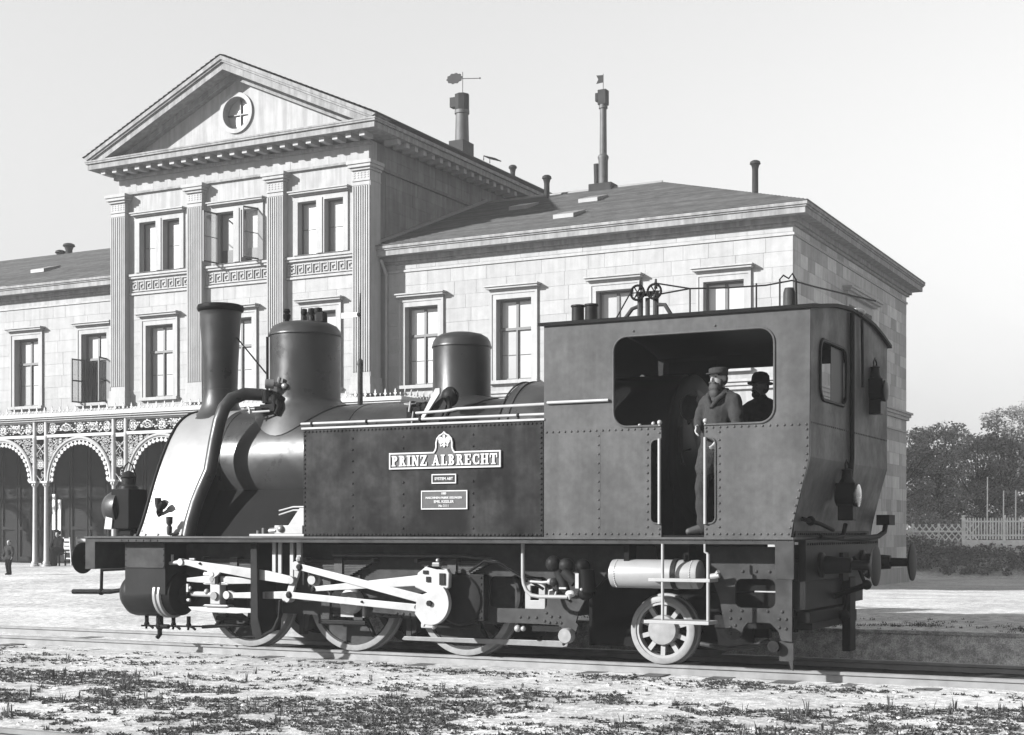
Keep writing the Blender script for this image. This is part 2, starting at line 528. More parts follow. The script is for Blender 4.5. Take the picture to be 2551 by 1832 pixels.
def courses(u0, u1, z0, z1, holes, ch, lmin, lmax, ax, plane, w):
    n = max(1, round((z1 - z0) / ch)); h = (z1 - z0) / n
    for i in range(n):
        a, b = z0 + i * h, z0 + (i + 1) * h
        blocked = sorted((hu0, hu1) for hu0, hu1, hz0, hz1 in holes if min(b, hz1) - max(a, hz0) > .04)
        free = []; cur = u0
        for p, q in blocked:
            if p > cur: free.append((cur, p))
            cur = max(cur, q)
        if cur < u1: free.append((cur, u1))
        for p, q in free:
            k = max(1, round((q - p) / rng.uniform(lmin, lmax)))
            cuts = [p] + sorted(p + (q - p) * (j + rng.uniform(-.22, .22)) / k for j in range(1, k)) + [q]
            for c, d in zip(cuts, cuts[1:]):
                stone_list.append((w * (d - c), ax, plane, c + .004, d - .004, a + .004, b - .004))

# --- walls with their openings
def opening(u, z0=win_z0, z1=win_z1, hw=HW): return rect(u - hw, u + hw, z0, z1)
w = MB().plate(rect(UM1 - .3, UR, Z0, ZW), [opening(u) for u in wing_u] + [rect(u - .7, u + .7, .5, 4.2) for u in wing_u], 'Y', WV, WV + .42).build('wall', 'stone_plain', st)
w_wing = w
MB().plate(rect(UL, UM0 + .3, Z0, ZW), [opening(u) for u in left_u], 'Y', WV, WV + .42).build('wall', 'stone_plain', st)
end_win = (30.9, 33.9)
w_end = MB().plate(rect(WV + .42, 39.3, Z0, ZW), [rect(end_win[0], end_win[1], win_z0, win_z1)], 'X', UR - .42, UR - .002).build('wall', 'stone_plain', st, label='shaded end wall of patchy ashlar')
MB().box(UL, UR, 38.9, 39.3, Z0, ZW - .01).build('wall', 'stone_plain', st)
MB().box(UL, UL + .4, WV + .42, 38.9, Z0, ZW - .01).build('wall', 'stone_plain', st)
up_holes = []
for b in bays:
    up_holes += [rect(b - .91, b - .165, 10.66, 12.42), rect(b + .165, b + .91, 10.66, 12.42)]
oc_n = 28
ocu = [(UC + .55 * math.cos(2 * math.pi * i / oc_n), 15.74 + .55 * math.sin(2 * math.pi * i / oc_n)) for i in range(oc_n)]
MB().plate(rect(UM0, UM1, 0.0, 14.2), [opening(b) for b in bays] + up_holes, 'Y', MV, MV + .45).build('wall', 'stone_plain', st)
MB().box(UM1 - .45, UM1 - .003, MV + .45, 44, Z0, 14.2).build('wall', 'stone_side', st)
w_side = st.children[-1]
MB().box(UM0 + .003, UM0 + .45, MV + .45, 44, Z0, 14.2).build('wall', 'stone_plain', st)
MB().plate([(UC - 5.6, 14.62), (UC + 5.6, 14.62), (UC, 17.12)], [ocu], 'Y', 24.28, 24.62).build('tympanum', 'stone_plain', st)
# corner return stone beside the wing
# --- ashlar blocks
wing_holes = [(u - HW - .17, u + HW + .17, win_z0 - .1, 9.02) for u in wing_u]
courses(UM1 + .05, UR - .002, 5.98, 9.88, wing_holes, .43, .75, 1.1, 'Y', WV, 1.0)
courses(UM1 + .05, UR - .002, 9.99, 10.38, [], .40, .55, .75, 'Y', WV, 1.0)
courses(WV + .02, 39.3, 5.88, 9.88, [(end_win[0] - .2, end_win[1] + .2, win_z0 - .1, 9.02)], .40, .7, 1.05, 'X', UR, .95)
courses(WV + .02, 39.3, 9.99, 10.38, [], .40, .6, .9, 'X', UR, .95)
courses(34.0, 39.3, -.4, 5.55, [], .42, .7, 1.05, 'X', UR, .94)
courses(WV + .02, 34.0, -.4, 5.55, [], .42, .7, 1.05, 'X', UR, .1)
courses(MV + .95, 36.0, 10.9, 13.30, [], .40, .7, 1.1, 'X', UM1, .5)
courses(MV + .95, 36.0, 13.44, 14.15, [], .36, .7, 1.1, 'X', UM1, .4)
for b in bays:
    courses(b - 1.37, b + 1.37, 5.98, 9.84, [(b - HW - .17, b + HW + .17, 6.0, 9.02)], .43, .75, 1.1, 'Y', MV, .6)
courses(UL, UM0 - .05, 5.98, 9.88, [(u - HW - .17, u + HW + .17, 6.0, 9.02) for u in left_u], .43, .75, 1.1, 'Y', WV, .55)
courses(UM0 + .0, UM1 - .0, 13.56, 14.17, [], .61, .7, .8, 'Y', MV, .5)
stone_list.sort(key=lambda a: -a[0])
unit = MB().box(0, 1, 0, 1, 0, 1).mesh('ashlar', M['stone'])
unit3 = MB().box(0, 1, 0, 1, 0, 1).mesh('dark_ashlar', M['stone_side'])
unit2 = MB().box(0, 1, 0, 1, 0, 1).mesh('patchy_ashlar', M['stone_end'])
rest = MB(); rest2 = MB(); rest3 = MB()
par_of = {('Y', WV): w_wing, ('X', UR): w_end, ('X', UM1): w_side}
for k, (wt, ax, pl, c, d, a, b) in enumerate(stone_list):
    t = rng.uniform(.006, .012)
    if k < 300 and (ax, pl) in par_of:
        p = par_of[(ax, pl)]
        if ax == 'Y': inst('stone_block', unit, p, (c, pl - t, a), scale=(d - c, t + .01, b - a))
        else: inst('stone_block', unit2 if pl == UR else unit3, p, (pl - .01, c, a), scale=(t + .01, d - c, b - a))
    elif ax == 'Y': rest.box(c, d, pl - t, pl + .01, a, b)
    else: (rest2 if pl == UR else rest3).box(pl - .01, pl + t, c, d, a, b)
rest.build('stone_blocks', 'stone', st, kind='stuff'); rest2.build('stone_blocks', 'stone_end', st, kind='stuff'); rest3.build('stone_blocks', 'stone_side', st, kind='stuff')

# --- windows
def window(u, z0, z1, hw, v, hood=True, style='cross', name='window', sillz=True, open_=None, axis='Y'):
    """architrave as the part; sash bars, panes, hood and sill hang under it"""
    s = MB()
    o = .19
    s.plate(rect(u - hw - o, u + hw + o, z0 - .002, z1 + o + .02), [rect(u - hw, u + hw, z0 - .001, z1)], 'Y', v - .06, v + .03)
    s.plate(rect(u - hw - o - .03, u + hw + o + .03, z0, z1 + o + .05), [rect(u - hw - o + .05, u + hw + o - .05, z0 + .001, z1 + o - .03)], 'Y', v - .085, v - .055)
    wd = s.build(name, 'trim', st, bevel=.008)
    if hood:
        h = MB().box(u - hw - o - .03, u + hw + o + .03, v - .12, v + .02, z1 + .245, z1 + .305)
        h.box(u - hw - o - .10, u + hw + o + .10, v - .24, v + .02, z1 + .307, z1 + .37).box(u - hw - o - .14, u + hw + o + .14, v - .29, v + .02, z1 + .372, z1 + .42)
        h.build('hood', 'trim', wd, bevel=.006)
    if sillz:
        MB().box(u - hw - o - .06, u + hw + o + .06, v - .16, v + .2, z0 - .12, z0 - .006).build('sill', 'trim', wd, bevel=.008)
    gv = v + .24
    def pane(a, b, c, d, m='pane'): MB().box(a, b, gv + .01, gv + .02, c, d).build('pane', m, wd)
    if style == 'cross':
        tz = z0 + (z1 - z0) * .635
        f = MB().plate(rect(u - hw, u + hw, z0, z1), [rect(u - hw + .07, u - .045, z0 + .07, tz - .05), rect(u + .045, u + hw - .07, z0 + .07, tz - .05), rect(u - hw + .07, u - .045, tz + .05, z1 - .07), rect(u + .045, u + hw - .07, tz + .05, z1 - .07)], 'Y', gv - .03, gv + .04)
        f.box(u - hw, u + hw, gv - .06, gv - .03, tz - .04, tz + .04).box(u - .03, u + .03, gv - .055, gv - .031, z0, tz - .041)
        f.build('sash', 'frame_wood', wd)
        zm = z0 + (tz - z0) * .5
        MB().box(u - hw + .07, u + hw - .07, gv - .012, gv + .006, zm - .01, zm + .01).build('glazing_bar', 'frame_wood', wd)
        if open_ is None:
            for a, b in ((u - hw + .07, u - .045), (u + .045, u + hw - .07)):
                pane(a, b, z0 + .07, tz - .05); pane(a, b, tz + .05, z1 - .07)
        else:
            for a, b in ((u - hw + .07, u - .045), (u + .045, u + hw - .07)):
                pane(a, b, tz + .05, z1 - .07); pane(a, b, z0 + .07, tz - .05, 'pane_dark')
            for sgn, ang in ((-1, 96), (1, 100)):
                hx = u + sgn * (hw - .04); ww = hw - .06
                dx = math.cos(R(ang)) * -sgn; dy = -math.sin(R(ang))
                pts = [Vector((hx, v + .05, 0)), Vector((hx + dx * ww, v + .05 + dy * ww, 0))]
                c = MB()
                for zz in (z0 + .03, (z0 + tz) / 2, tz - .03):
                    c.bar((pts[0].x, pts[0].y, zz), (pts[1].x, pts[1].y, zz), .045, .05)
                for p in pts: c.bar((p.x, p.y, z0), (p.x, p.y, tz), .05, .05, up=(0, 1, 0))
                c.build('open_casement', 'frame_dark', wd)
                c = MB().bar((pts[0].x, pts[0].y, (z0 + tz) / 2), (pts[1].x, pts[1].y, (z0 + tz) / 2), .008, tz - z0 - .06)
                c.build('casement_pane', 'glass', wd)
            c = MB()   # dark curtain drawn out of the open window
            for k in range(9):
                a = u - hw + .14 + k * .11
                c.cyl((a, v + .12 + .03 * (k % 2), z0 + .04), (a + .05, v + .16, tz - .1), .07, .05, 8)
            c.build('curtain', 'cloth_dark', wd, smooth=50)
    else:
        f = MB().plate(rect(u - hw, u + hw, z0, z1), [rect(u - hw + .05, u + hw - .05, z0 + .05, z1 - .05)], 'Y', gv - .03, gv + .04)
        f.build('sash', 'frame_wood', wd)
        zm = z0 + (z1 - z0) * .5
        MB().box(u - hw + .05, u + hw - .05, gv - .01, gv + .006, zm - .012, zm + .012).build('glazing_bar', 'frame_wood', wd)
        pane(u - hw + .05, u + hw - .05, z0 + .05, z1 - .05)
    return wd
for u in wing_u: window(u, win_z0, win_z1, HW, WV)
for i, u in enumerate(left_u): window(u, win_z0, win_z1, HW, WV, open_=(1 if i == 1 else None))
for b in bays: window(b, win_z0, win_z1, HW, MV)
# paired upper windows: one architrave round both lights
for bi, b in enumerate(bays):
    s = MB()
    hs = [rect(b - .91, b - .165, 10.655, 12.42), rect(b + .165, b + .91, 10.655, 12.42)]
    s.plate(rect(b - 1.10, b + 1.10, 10.65, 12.60), hs, 'Y', MV - .06, MV + .03)
    s.box(b - .10, b + .10, MV - .09, MV - .061, 10.66, 12.50)
    wd = s.build('window', 'trim', st, bevel=.006)
    h = MB().box(b - 1.12, b + 1.12, MV - .12, MV + .02, 12.61, 12.66)
    h.box(b - 1.17, b + 1.17, MV - .22, MV + .02, 12.662, 12.72).box(b - 1.21, b + 1.21, MV - .26, MV + .02, 12.722, 12.77)
    h.build('hood', 'trim', wd, bevel=.006)
    gv = MV + .22
    for li, (a, c) in enumerate(((b - .91, b - .165), (b + .165, b + .91))):
        f = MB().plate(rect(a, c, 10.655, 12.42), [rect(a + .05, c - .05, 10.71, 12.37)], 'Y', gv - .03, gv + .04)
        f.build('sash', 'frame_wood', wd)
        if bi == 1:
            MB().box(a + .05, c - .05, gv + .01, gv + .02, 10.71, 11.15).build('pane', 'pane_dark', wd)
            MB().box(a + .05, c - .05, gv + .03, gv + .04, 11.15, 12.37).build('pane', 'pane', wd)
            hx = a + .02 if li == 0 else c - .02
            sg = -1 if li == 0 else 1
            dx, dy = (-.10, -.60) if li == 0 else (-.22, -.56)
            cs = MB()
            for zz in (10.69, 12.39): cs.bar((hx, MV - .02, zz), (hx + dx, MV - .02 + dy, zz), .04, .05)
            cs.bar((hx, MV - .02, 11.55), (hx + dx, MV - .02 + dy, 11.55), .02, .025)
            for (qx, qy) in ((hx, MV - .02), (hx + dx, MV - .02 + dy)): cs.bar((qx, qy, 10.67), (qx, qy, 12.41), .045, .045, up=(0, 1, 0))
            cs.build('open_casement', 'frame_dark', wd)
            MB().bar((hx, MV - .02, 11.54), (hx + dx, MV - .02 + dy, 11.54), .006, 1.66).build('casement_pane', 'glass', wd)
        else:
            MB().box(a + .05, c - .05, gv - .012, gv + .006, 11.52, 11.545).build('glazing_bar', 'frame_wood', wd)
            MB().box(a + .05, c - .05, gv + .01, gv + .02, 10.71, 12.37).build('pane', 'pane', wd)
    # sill band and key-pattern frieze of the bay
    u0, u1 = b - 1.38, b + 1.38
    MB().box(u0, u1, MV - .14, MV + .02, 10.52, 10.60).box(u0, u1, MV - .09, MV + .02, 10.44, 10.518).box(u0, u1, MV - .07, MV + .02, 9.86, 9.93).build('sill_band', 'trim', st, bevel=.006)
    k = MB(); n = 8; uw = (u1 - u0 - .1) / n; th = .032; zt, zb = 10.34, 10.00
    for j in range(n):
        a = u0 + .05 + j * uw
        vv0, vv1 = MV - .045, MV + .01
        def hb(x0, x1, z): k.box(x0, x1, vv0, vv1, z - th / 2, z + th / 2)
        def vb(x, z0, z1): k.box(x - th / 2, x + th / 2, vv0 + .001, vv1, z0, z1)
        hb(a, a + uw * .86, zt); vb(a + uw * .84, zb + .08, zt); hb(a + uw * .34, a + uw * .84, zb + .09); vb(a + uw * .36, zb + .09, zt - .1)
        hb(a + uw * .36, a + uw * .62, zt - .11); vb(a + .02, zb, zt); hb(a, a + uw, zb)
    k.build('key_pattern_frieze', 'trim', st)
# round window in the gable
s = MB()
n = 36
ro, ri = [(UC + .70 * math.cos(2 * math.pi * i / n), 15.74 + .70 * math.sin(2 * math.pi * i / n)) for i in range(n)], [(UC + .55 * math.cos(2 * math.pi * i / n), 15.74 + .55 * math.sin(2 * math.pi * i / n)) for i in range(n)]
ow = s.plate(ro, [ri], 'Y', 24.21, 24.29).build('round_window', 'trim', st, smooth=30)
MB().box(UC - .02, UC + .02, 24.48, 24.54, 15.18, 16.3).box(UC - .56, UC + .56, 24.481, 24.539, 15.72, 15.76).build('sash', 'frame_wood', ow)
MB().plate([(UC + .56 * math.cos(2 * math.pi * i / n), 15.74 + .56 * math.sin(2 * math.pi * i / n)) for i in range(n)], [], 'Y', 24.55, 24.57).build('pane', 'pane', ow)
# end wall window, mostly behind the cab
ew = MB().plate(rect(end_win[0] - .2, end_win[1] + .2, win_z0, win_z1 + .2), [rect(end_win[0], end_win[1], win_z0 + .001, win_z1)], 'X', UR - .02, UR + .06).build('window', 'trim', st, bevel=.008)
MB().box(UR - .02, UR + .15, 30.45, 34.35, 9.03, 9.10).box(UR - .02, UR + .26, 30.35, 34.45, 9.102, 9.18).box(UR - .02, UR + .32, 30.28, 34.52, 9.182, 9.24).build('hood', 'trim', ew, bevel=.006)
MB().plate(rect(end_win[0], end_win[1], win_z0, win_z1), [rect(end_win[0] + .08 + i, end_win[0] + .92 + i, win_z0 + .08, win_z1 - .08) for i in (0, 1, 2)], 'X', UR - .34, UR - .28).build('sash', 'frame_wood', ew)
MB().box(UR - .38, UR - .37, end_win[0], end_win[1], win_z0, win_z1).build('pane', 'pane', ew)
# ground-floor doors under the arcade and behind the locomotive
for u in wing_u: MB().plate(rect(u - .7, u + .7, .3, 4.2), [rect(u - .55, u - .06, .9, 3.9), rect(u + .06, u + .55, .9, 3.9)], 'Y', WV + .2, WV + .26).box(u - .7, u + .7, WV + .265, WV + .28, .3, 4.2).build('door', 'frame_dark', st)

# --- string courses, cornices
MB().box(UM1, UR + .05, WV - .05, WV + .05, 9.89, 9.96).box(UR - .01, UR + .05, WV + .05, 39.35, 9.89, 9.96).build('string_course', 'trim', st)
MB().box(UL, UM0, WV - .05, WV + .05, 9.89, 9.96).build('string_course', 'trim', st)
MB().box(UM1, UR + .10, WV - .10, WV + .02, 5.55, 5.66).box(UM1, UR + .16, WV - .16, WV + .02, 5.662, 5.76).box(UM1, UR + .22, WV - .22, WV + .02, 5.762, 5.84).box(UR - .01, UR + .10, WV + .02, 39.4, 5.55, 5.66).box(UR - .01, UR + .16, WV + .02, 39.46, 5.662, 5.76).box(UR - .01, UR + .22, WV + .02, 39.52, 5.762, 5.84).box(UR - .01, UR + .06, WV + .02, 39.36, 5.10, 5.17).build('storey_band', 'trim', st, bevel=.008)
def wing_cornice(u0, u1, end):
    c = MB()
    for pr, z0, z1 in ((.10, 10.16, 10.24), (.18, 10.242, 10.385), (.50, 10.387, 10.56), (.54, 10.562, 10.61), (.58, 10.612, 10.70)):
        e = pr if end else 0
        c.box(u0, u1 + e, WV - pr, WV + .3, z0, z1)
        if end: c.box(u1 - .1, u1 + pr, WV + .3, 39.3 + pr, z0, z1)
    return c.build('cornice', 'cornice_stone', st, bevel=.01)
wing_cornice(UM1 - .0, UR, True)
wing_cornice(UL, UM0, False)
# centre block: architrave line, frieze shadow, cornice with blocks, raking cornice
EX0, EX1 = UM0 - .80, UM1 + .85       # eave edges
FV = 23.40
c = MB()
c.box(UM0 - .03, UM1 + .03, MV - .10, MV + .02, 13.46, 13.54).box(UM0 - .12, UM1 + .12, MV - .16, MV + .02, 14.02, 14.12)
c.box(EX0 + .10, EX1 - .10, FV + .10, MV + .3, 14.31, 14.50).box(EX0 + .04, EX1 - .04, FV + .04, MV + .3, 14.502, 14.56).box(EX0 + .02, EX1 - .02, FV + .02, MV + .3, 14.562, 14.62)
for sgn, eu, wu in ((1, EX1, UM1), (-1, EX0, UM0)):
    a, b_ = (wu - .3, eu - .10) if sgn > 0 else (eu + .10, wu + .3)
    c.box(a, b_, MV + .3, 44.5, 14.31, 14.50)
    a, b_ = (wu - .3, eu - .02) if sgn > 0 else (eu + .02, wu + .3)
    c.box(a, b_, MV + .3, 44.6, 14.502, 14.62)
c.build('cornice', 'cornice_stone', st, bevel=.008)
blk = MB().box(-.10, .10, -.52, 0, 0, .16).mesh('cornice_block', M['trim'])
for i in range(22):
    inst('cornice_block', blk, st, (UM0 - .15 + (UM1 - UM0 + .3) * i / 21, MV - .14, 14.145))
for i in range(16):
    inst('cornice_block', blk, st, (UM1 + .12, MV + .8 + i * .55, 14.145), (0, 0, R(90)))
TOPZ, EZ = 17.47, 14.70
for sgn, eu in ((1, EX1), (-1, EX0)):
    r_ = MB()
    for vf, dz0, dz1, back in ((FV, -.13, 0.0, 24.3), (FV + .05, -.20, -.132, 24.3), (FV + .12, -.44, -.202, 24.3), (24.02, -.62, -.442, 24.3)):
        sl = (TOPZ - EZ) / abs(eu - UC)
        e2 = eu if dz0 > -.19 else eu - sgn * .10
        zE = TOPZ - sl * abs(e2 - UC)
        lo = max(zE + dz0, 14.63) if dz0 < -.1 else zE + dz0
        # where the lower face meets the level cornice
        ue = e2
        if zE + dz0 < 14.63: ue = UC + sgn * (TOPZ + dz0 - 14.63) / sl
        pts = [(UC, TOPZ + dz0), (UC, TOPZ + dz1), (e2, max(zE + dz1, 14.63 + .001)), (ue, 14.63 if zE + dz0 < 14.63 else zE + dz0)]
        r_.plate(pts, [], 'Y', vf, back)
    r_.build('raking_cornice', 'cornice_stone', st)
# pilasters with fluted shafts and carved capitals
for i, (a, b_) in enumerate(((-31.21, -30.49), (-27.71, -27.01), (-24.27, -23.55), (-20.82, -20.10))):
    s = MB().box(a + .03, b_ - .03, PV + .03, MV + .02, 6.45, 12.80)
    n = 8; wf = (b_ - a - .06) / (2 * n - 1)
    for j in range(n): s.box(a + .03 + j * 2 * wf, a + .03 + (j * 2 + 1) * wf, PV - .004, PV + .031, 6.62, 12.66)
    s.box(a + .03, b_ - .03, PV + .015, PV + .031, 6.46, 6.60).box(a + .03, b_ - .03, PV + .015, PV + .031, 12.68, 12.79)
    if i == 3:
        for j in range(9): s.box(b_ - .031, b_ - .012, PV + .03 + j * .066, PV + .03 + j * .066 + .034, 6.62, 12.66)
        s.box(b_ - .035, b_ - .004, PV + .03, 24.72, 6.45, 12.8)
        s.box(b_ - .3, b_ - .036, MV, 24.74, 6.45, 12.8)
    p = s.build('pilaster', 'trim', st)
    yb = 24.78 if i == 3 else MV + .02
    MB().box(a - .02, b_ + .02, PV - .04, yb, 6.2, 6.46).box(a - .05, b_ + .05, PV - .07, yb, 5.9, 6.2).build('base', 'trim', p, bevel=.01)
    cp = MB().box(a + .01, b_ - .01, PV - .005, yb, 12.81, 12.86).box(a + .03, b_ - .03, PV + .02, yb, 12.86, 13.16).box(a - .02, b_ + .02, PV - .05, yb, 13.16, 13.24).box(a - .08, b_ + .08, PV - .12, yb, 13.24, 13.34).box(a - .12, b_ + .12, PV - .16, yb, 13.34, 13.455)
    for j in range(5):
        for q in range(3):
            cp.ball((a + .1 + j * (b_ - a - .2) / 4, PV + .02, 12.93 + q * .075), (.045, .018, .028), 8, 5)
    cp.build('capital', 'trim', p, bevel=.008)
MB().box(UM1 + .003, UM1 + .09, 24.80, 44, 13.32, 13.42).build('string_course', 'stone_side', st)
MB().box(UM0, UM1, MV - .18, MV + .02, 5.6, 5.88).build('storey_band', 'trim', st)

# --- roofs, laid in lapped courses
def slope(lower, upper, n, name, parent, m='slate', lift=.034):
    """lower and upper: pairs of points (left, right); n lapped slate courses"""
    l0, l1 = Vector(lower[0]), Vector(lower[1]); u0, u1 = Vector(upper[0]), Vector(upper[1])
    nor = (l1 - l0).cross(((u0 + u1) / 2) - ((l0 + l1) / 2)).normalized()
    if nor.z < 0: nor = -nor
    mb = MB()
    for i in range(n):
        a, b = i / n, (i + 1.15) / n
        b = min(b, 1.0)
        p = [l0.lerp(u0, a) + nor * lift, l1.lerp(u1, a) + nor * lift, l1.lerp(u1, b) + nor * .002, l0.lerp(u0, b) + nor * .002]
        q = [l0.lerp(u0, a), l1.lerp(u1, a)]
        mb.add(p + q, [(0, 1, 2, 3), (0, 4, 5, 1)])
    return mb.build(name, m, parent)
ev, ez, rv, rz_, bv = WV - .58, 10.71, 32.15, 13.66, 39.88
eu, ru = UR + .58, -13.19
roof = slope(((UM1 - .4, ev, ez), (eu, ev, ez)), ((UM1 - .4, rv, rz_), (ru, rv, rz_)), 44, 'roof', st)
slope(((eu, ev, ez), (eu, bv, ez)), ((ru, rv, rz_), (ru, rv, rz_)), 44, 'end_slope', roof)
slope(((UM1 - .4, bv, ez), (eu, bv, ez)), ((UM1 - .4, rv, rz_), (ru, rv, rz_)), 20, 'rear_slope', roof)
MB().tube([(UM1, rv, rz_ + .03), (ru, rv, rz_ + .03)], .05, 8).build('ridge_roll', 'zinc', roof, smooth=60)
MB().bar((UM1 + .06, ev + .1, ez + .10), (UM1 + .06, rv, rz_ + .1), .10, .10).build('flashing', 'zinc', roof)
roof2 = slope(((UL - 2, ev, ez), (UM0 + .4, ev, ez)), ((UL - 2, rv, rz_), (UM0 + .4, rv, rz_)), 44, 'roof', st)
slope(((UL - 2, bv, ez), (UM0 + .4, bv, ez)), ((UL - 2, rv, rz_), (UM0 + .4, rv, rz_)), 10, 'rear_slope', roof2)
for sgn, e in ((1, EX1 + .03), (-1, EX0 - .03)):
    o = slope(((e, FV - .02, EZ + .03), (e, 45, EZ + .03)), ((UC, FV - .02, TOPZ + .04), (UC, 45, TOPZ + .04)), 30, 'roof', st)
    if sgn > 0: roof_m = o
MB().box(EX0, EX1, 44.5, 44.9, Z0, 14.6).plate([(EX0, 14.6), (EX1, 14.6), (UC, TOPZ - .05)], [], 'Y', 44.5, 44.9).build('wall', 'stone_plain', st)
# skylights
sl_ = (rz_ - ez) / (rv - ev)
for (u, v, r0) in ((-17.35, 29.6, roof), (-14.05, 26.35, roof), (-14.65, 29.5, roof), (-37.7, 27.4, roof2)):
    z = ez + (v - ev) * sl_
    s = MB()
    s.add([(u - .36, v - .45, z - .45 * sl_ + .03), (u + .36, v - .45, z - .45 * sl_ + .03), (u + .36, v + .45, z + .45 * sl_ + .03), (u - .36, v + .45, z + .45 * sl_ + .03),
           (u - .36, v - .45, z - .45 * sl_ + .17), (u + .36, v - .45, z - .45 * sl_ + .17), (u + .36, v + .45, z + .45 * sl_ + .10), (u - .36, v + .45, z + .45 * sl_ + .10)],
          [(0, 3, 2, 1), (4, 5, 6, 7), (0, 1, 5, 4), (1, 2, 6, 5), (2, 3, 7, 6), (3, 0, 4, 7)])
    s.build('skylight', 'zinc', r0, bevel=.01)
# vent pipes with flared caps
def vent(u, v, z0, z1, r, parent, m='flue'):
    MB().lathe((u, v, z0), (0, 0, 1), [(r * 1.1, 0), (r, .15), (r * .95, z1 - z0 - .3), (r * 1.25, z1 - z0 - .16), (r * 1.7, z1 - z0 - .12), (r * 1.5, z1 - z0 - .04), (r * .9, z1 - z0)], 12).build('vent_pipe', m, parent, smooth=40)
vent(-17.45, 31.6, 13.2, 14.28, .105, roof)
vent(-10.3, 33.6, 12.0, 14.42, .115, roof)
vent(-41.0, 32.0, 13.4, 14.05, .16, roof2); vent(-41.5, 32.0, 13.4, 13.8, .14, roof2)
vent(-22.2, 38.0, 15.8, 16.63, .105, roof_m)
# tall flue with wind vane on the wing ridge
f = MB().box(-15.95, -15.05, 31.9, 32.5, 13.3, 13.86).build('chimney', 'flue', roof, bevel=.03)
MB().lathe((-15.47, 32.15, 13.8), (0, 0, 1), [(.17, 0), (.17, .9), (.20, 1.0), (.19, 1.06), (.13, 1.12), (.12, 2.3), (.12, 2.75), (.16, 2.76), (.15, 2.9)], 14).build('flue_pipe', 'flue_grey', roof, smooth=40)
MB().cyl((-15.72, 32.15, 13.8), (-15.72, 32.15, 14.6), .10, .12, 10).build('vent_pipe', 'flue', roof, smooth=40)
MB().plate(rect(-15.63, -15.31, 16.68, 17.22), [], 'Y', 32.0, 32.3).box(-15.74, -15.64, 32.02, 32.28, 16.82, 17.12).build('flue_cowl', 'flue', roof, bevel=.02)
MB().plate([(-15.47, 17.50), (-15.47, 17.76), (-15.74, 17.78), (-15.66, 17.63), (-15.74, 17.48)], [], 'Y', 32.14, 32.16).cyl((-15.47, 32.15, 17.2), (-15.47, 32.15, 17.8), .012, n=6).build('flag_vane', 'flue', roof)
# brick chimney with leaf-shaped wind vane on the centre roof
ch = MB().box(-22.65, -22.0, 33.5, 34.35, 15.4, 16.62).build('chimney', 'flue', st, bevel=.02)
MB().lathe((-22.28, 33.9, 16.6), (0, 0, 1), [(.28, 0), (.27, .3), (.25, 1.1), (.29, 1.12), (.29, 1.25), (.25, 1.26), (.25, 1.3)], 16).build('flue_pipe', 'flue_grey', ch, smooth=40)
MB().lathe((-22.28, 33.9, 17.85), (0, 0, 1), [(.28, 0), (.29, .02), (.29, .62), (.25, .64)], 8).box(-22.75, -22.5, 33.75, 34.05, 18.0, 18.38).build('flue_cowl', 'flue', ch)
lf = []
for i in range(40):
    a = 2 * math.pi * i / 40
    rr_ = 1.0 + (.07 if i % 4 < 2 else -.05)
    lf.append((-22.62 + .34 * rr_ * math.cos(a), 19.15 + .20 * rr_ * math.sin(a)))
MB().plate(lf, [], 'Y', 33.89, 33.91).build('leaf_vane', 'flue', ch)
MB().cyl((-22.25, 33.9, 18.4), (-22.25, 33.9, 19.35), .014, n=6).tube([(-22.3, 33.9, 19.10), (-21.5, 33.9, 19.0)], .014, 6).ball((-21.48, 33.9, 19.0), .035, 8, 5).build('vane_rod', 'flue', ch)
MB().tube([(-21.7, 34.6, 16.0), (-21.7, 34.6, 16.18), (-21.2, 34.6, 16.02)], .02, 6).tube([(-21.7, 35.1, 16.0), (-21.7, 35.1, 16.18), (-21.2, 35.1, 16.02)], .02, 6).tube([(-21.2, 34.6, 16.02), (-21.2, 35.1, 16.02)], .02, 6).tube([(-21.7, 34.6, 16.18), (-21.7, 35.1, 16.18)], .02, 6).tube([(-21.7, 34.6, 16.18), (-21.2, 35.1, 16.02)], .015, 6).build('roof_step', 'flue', st)
# downpipe in the corner of block and wing
MB().tube([(-20.02, 24.93, 9.9), (-20.02, 24.93, 5.0)], .055, 10).tube([(-20.02, 24.6, 10.3), (-20.02, 24.75, 10.1), (-20.02, 24.93, 9.85)], .055, 10).build('downpipe', 'trim', st, smooth=60)
MB().box(UR - .01, UR + .10, 25.1, 39.4, -.6, .12).build('plinth', 'stone_plain', st)
# ================================================================== cast-iron arcade canopy in front of the building
ca = empty('arcade_canopy', (0, 0, 0), B_ROT)
tag(ca, 'cast-iron arcade canopy with lacy arches along the station front', 'canopy')
CV = 20.5
CU0, CU1 = -41.8, -16.75
pair_u = [-41.4, -37.9, -34.4, -30.9, -27.4, -23.9, -20.4, -16.98]
MB().box(CU0, CU1 + .05, CV - .05, MV - .17, 5.14, 5.20).build('roof', 'soffit', ca)
MB().add([(CU0, CV - .1, 5.32), (CU1 + .1, CV - .1, 5.32), (CU1 - .3, MV - .2, 5.58), (CU0, MV - .2, 5.58)], [(0, 1, 2, 3)]).build('roof_sheet', 'zinc', ca)
MB().box(CU0, CU1 + .12, CV - .12, CV + .03, 5.12, 5.18).box(CU0, CU1 + .20, CV - .20, CV + .03, 5.182, 5.235).box(CU0, CU1 + .26, CV - .26, CV + .03, 5.237, 5.34).box(CU1 - .03, CU1 + .12, CV + .03, MV - .2, 5.12, 5.18).box(CU1 - .03, CU1 + .20, CV + .03, MV - .2, 5.182, 5.235).box(CU1 - .03, CU1 + .26, CV + .03, MV - .2, 5.237, 5.34).build('gutter', 'iron_white', ca, bevel=.008)
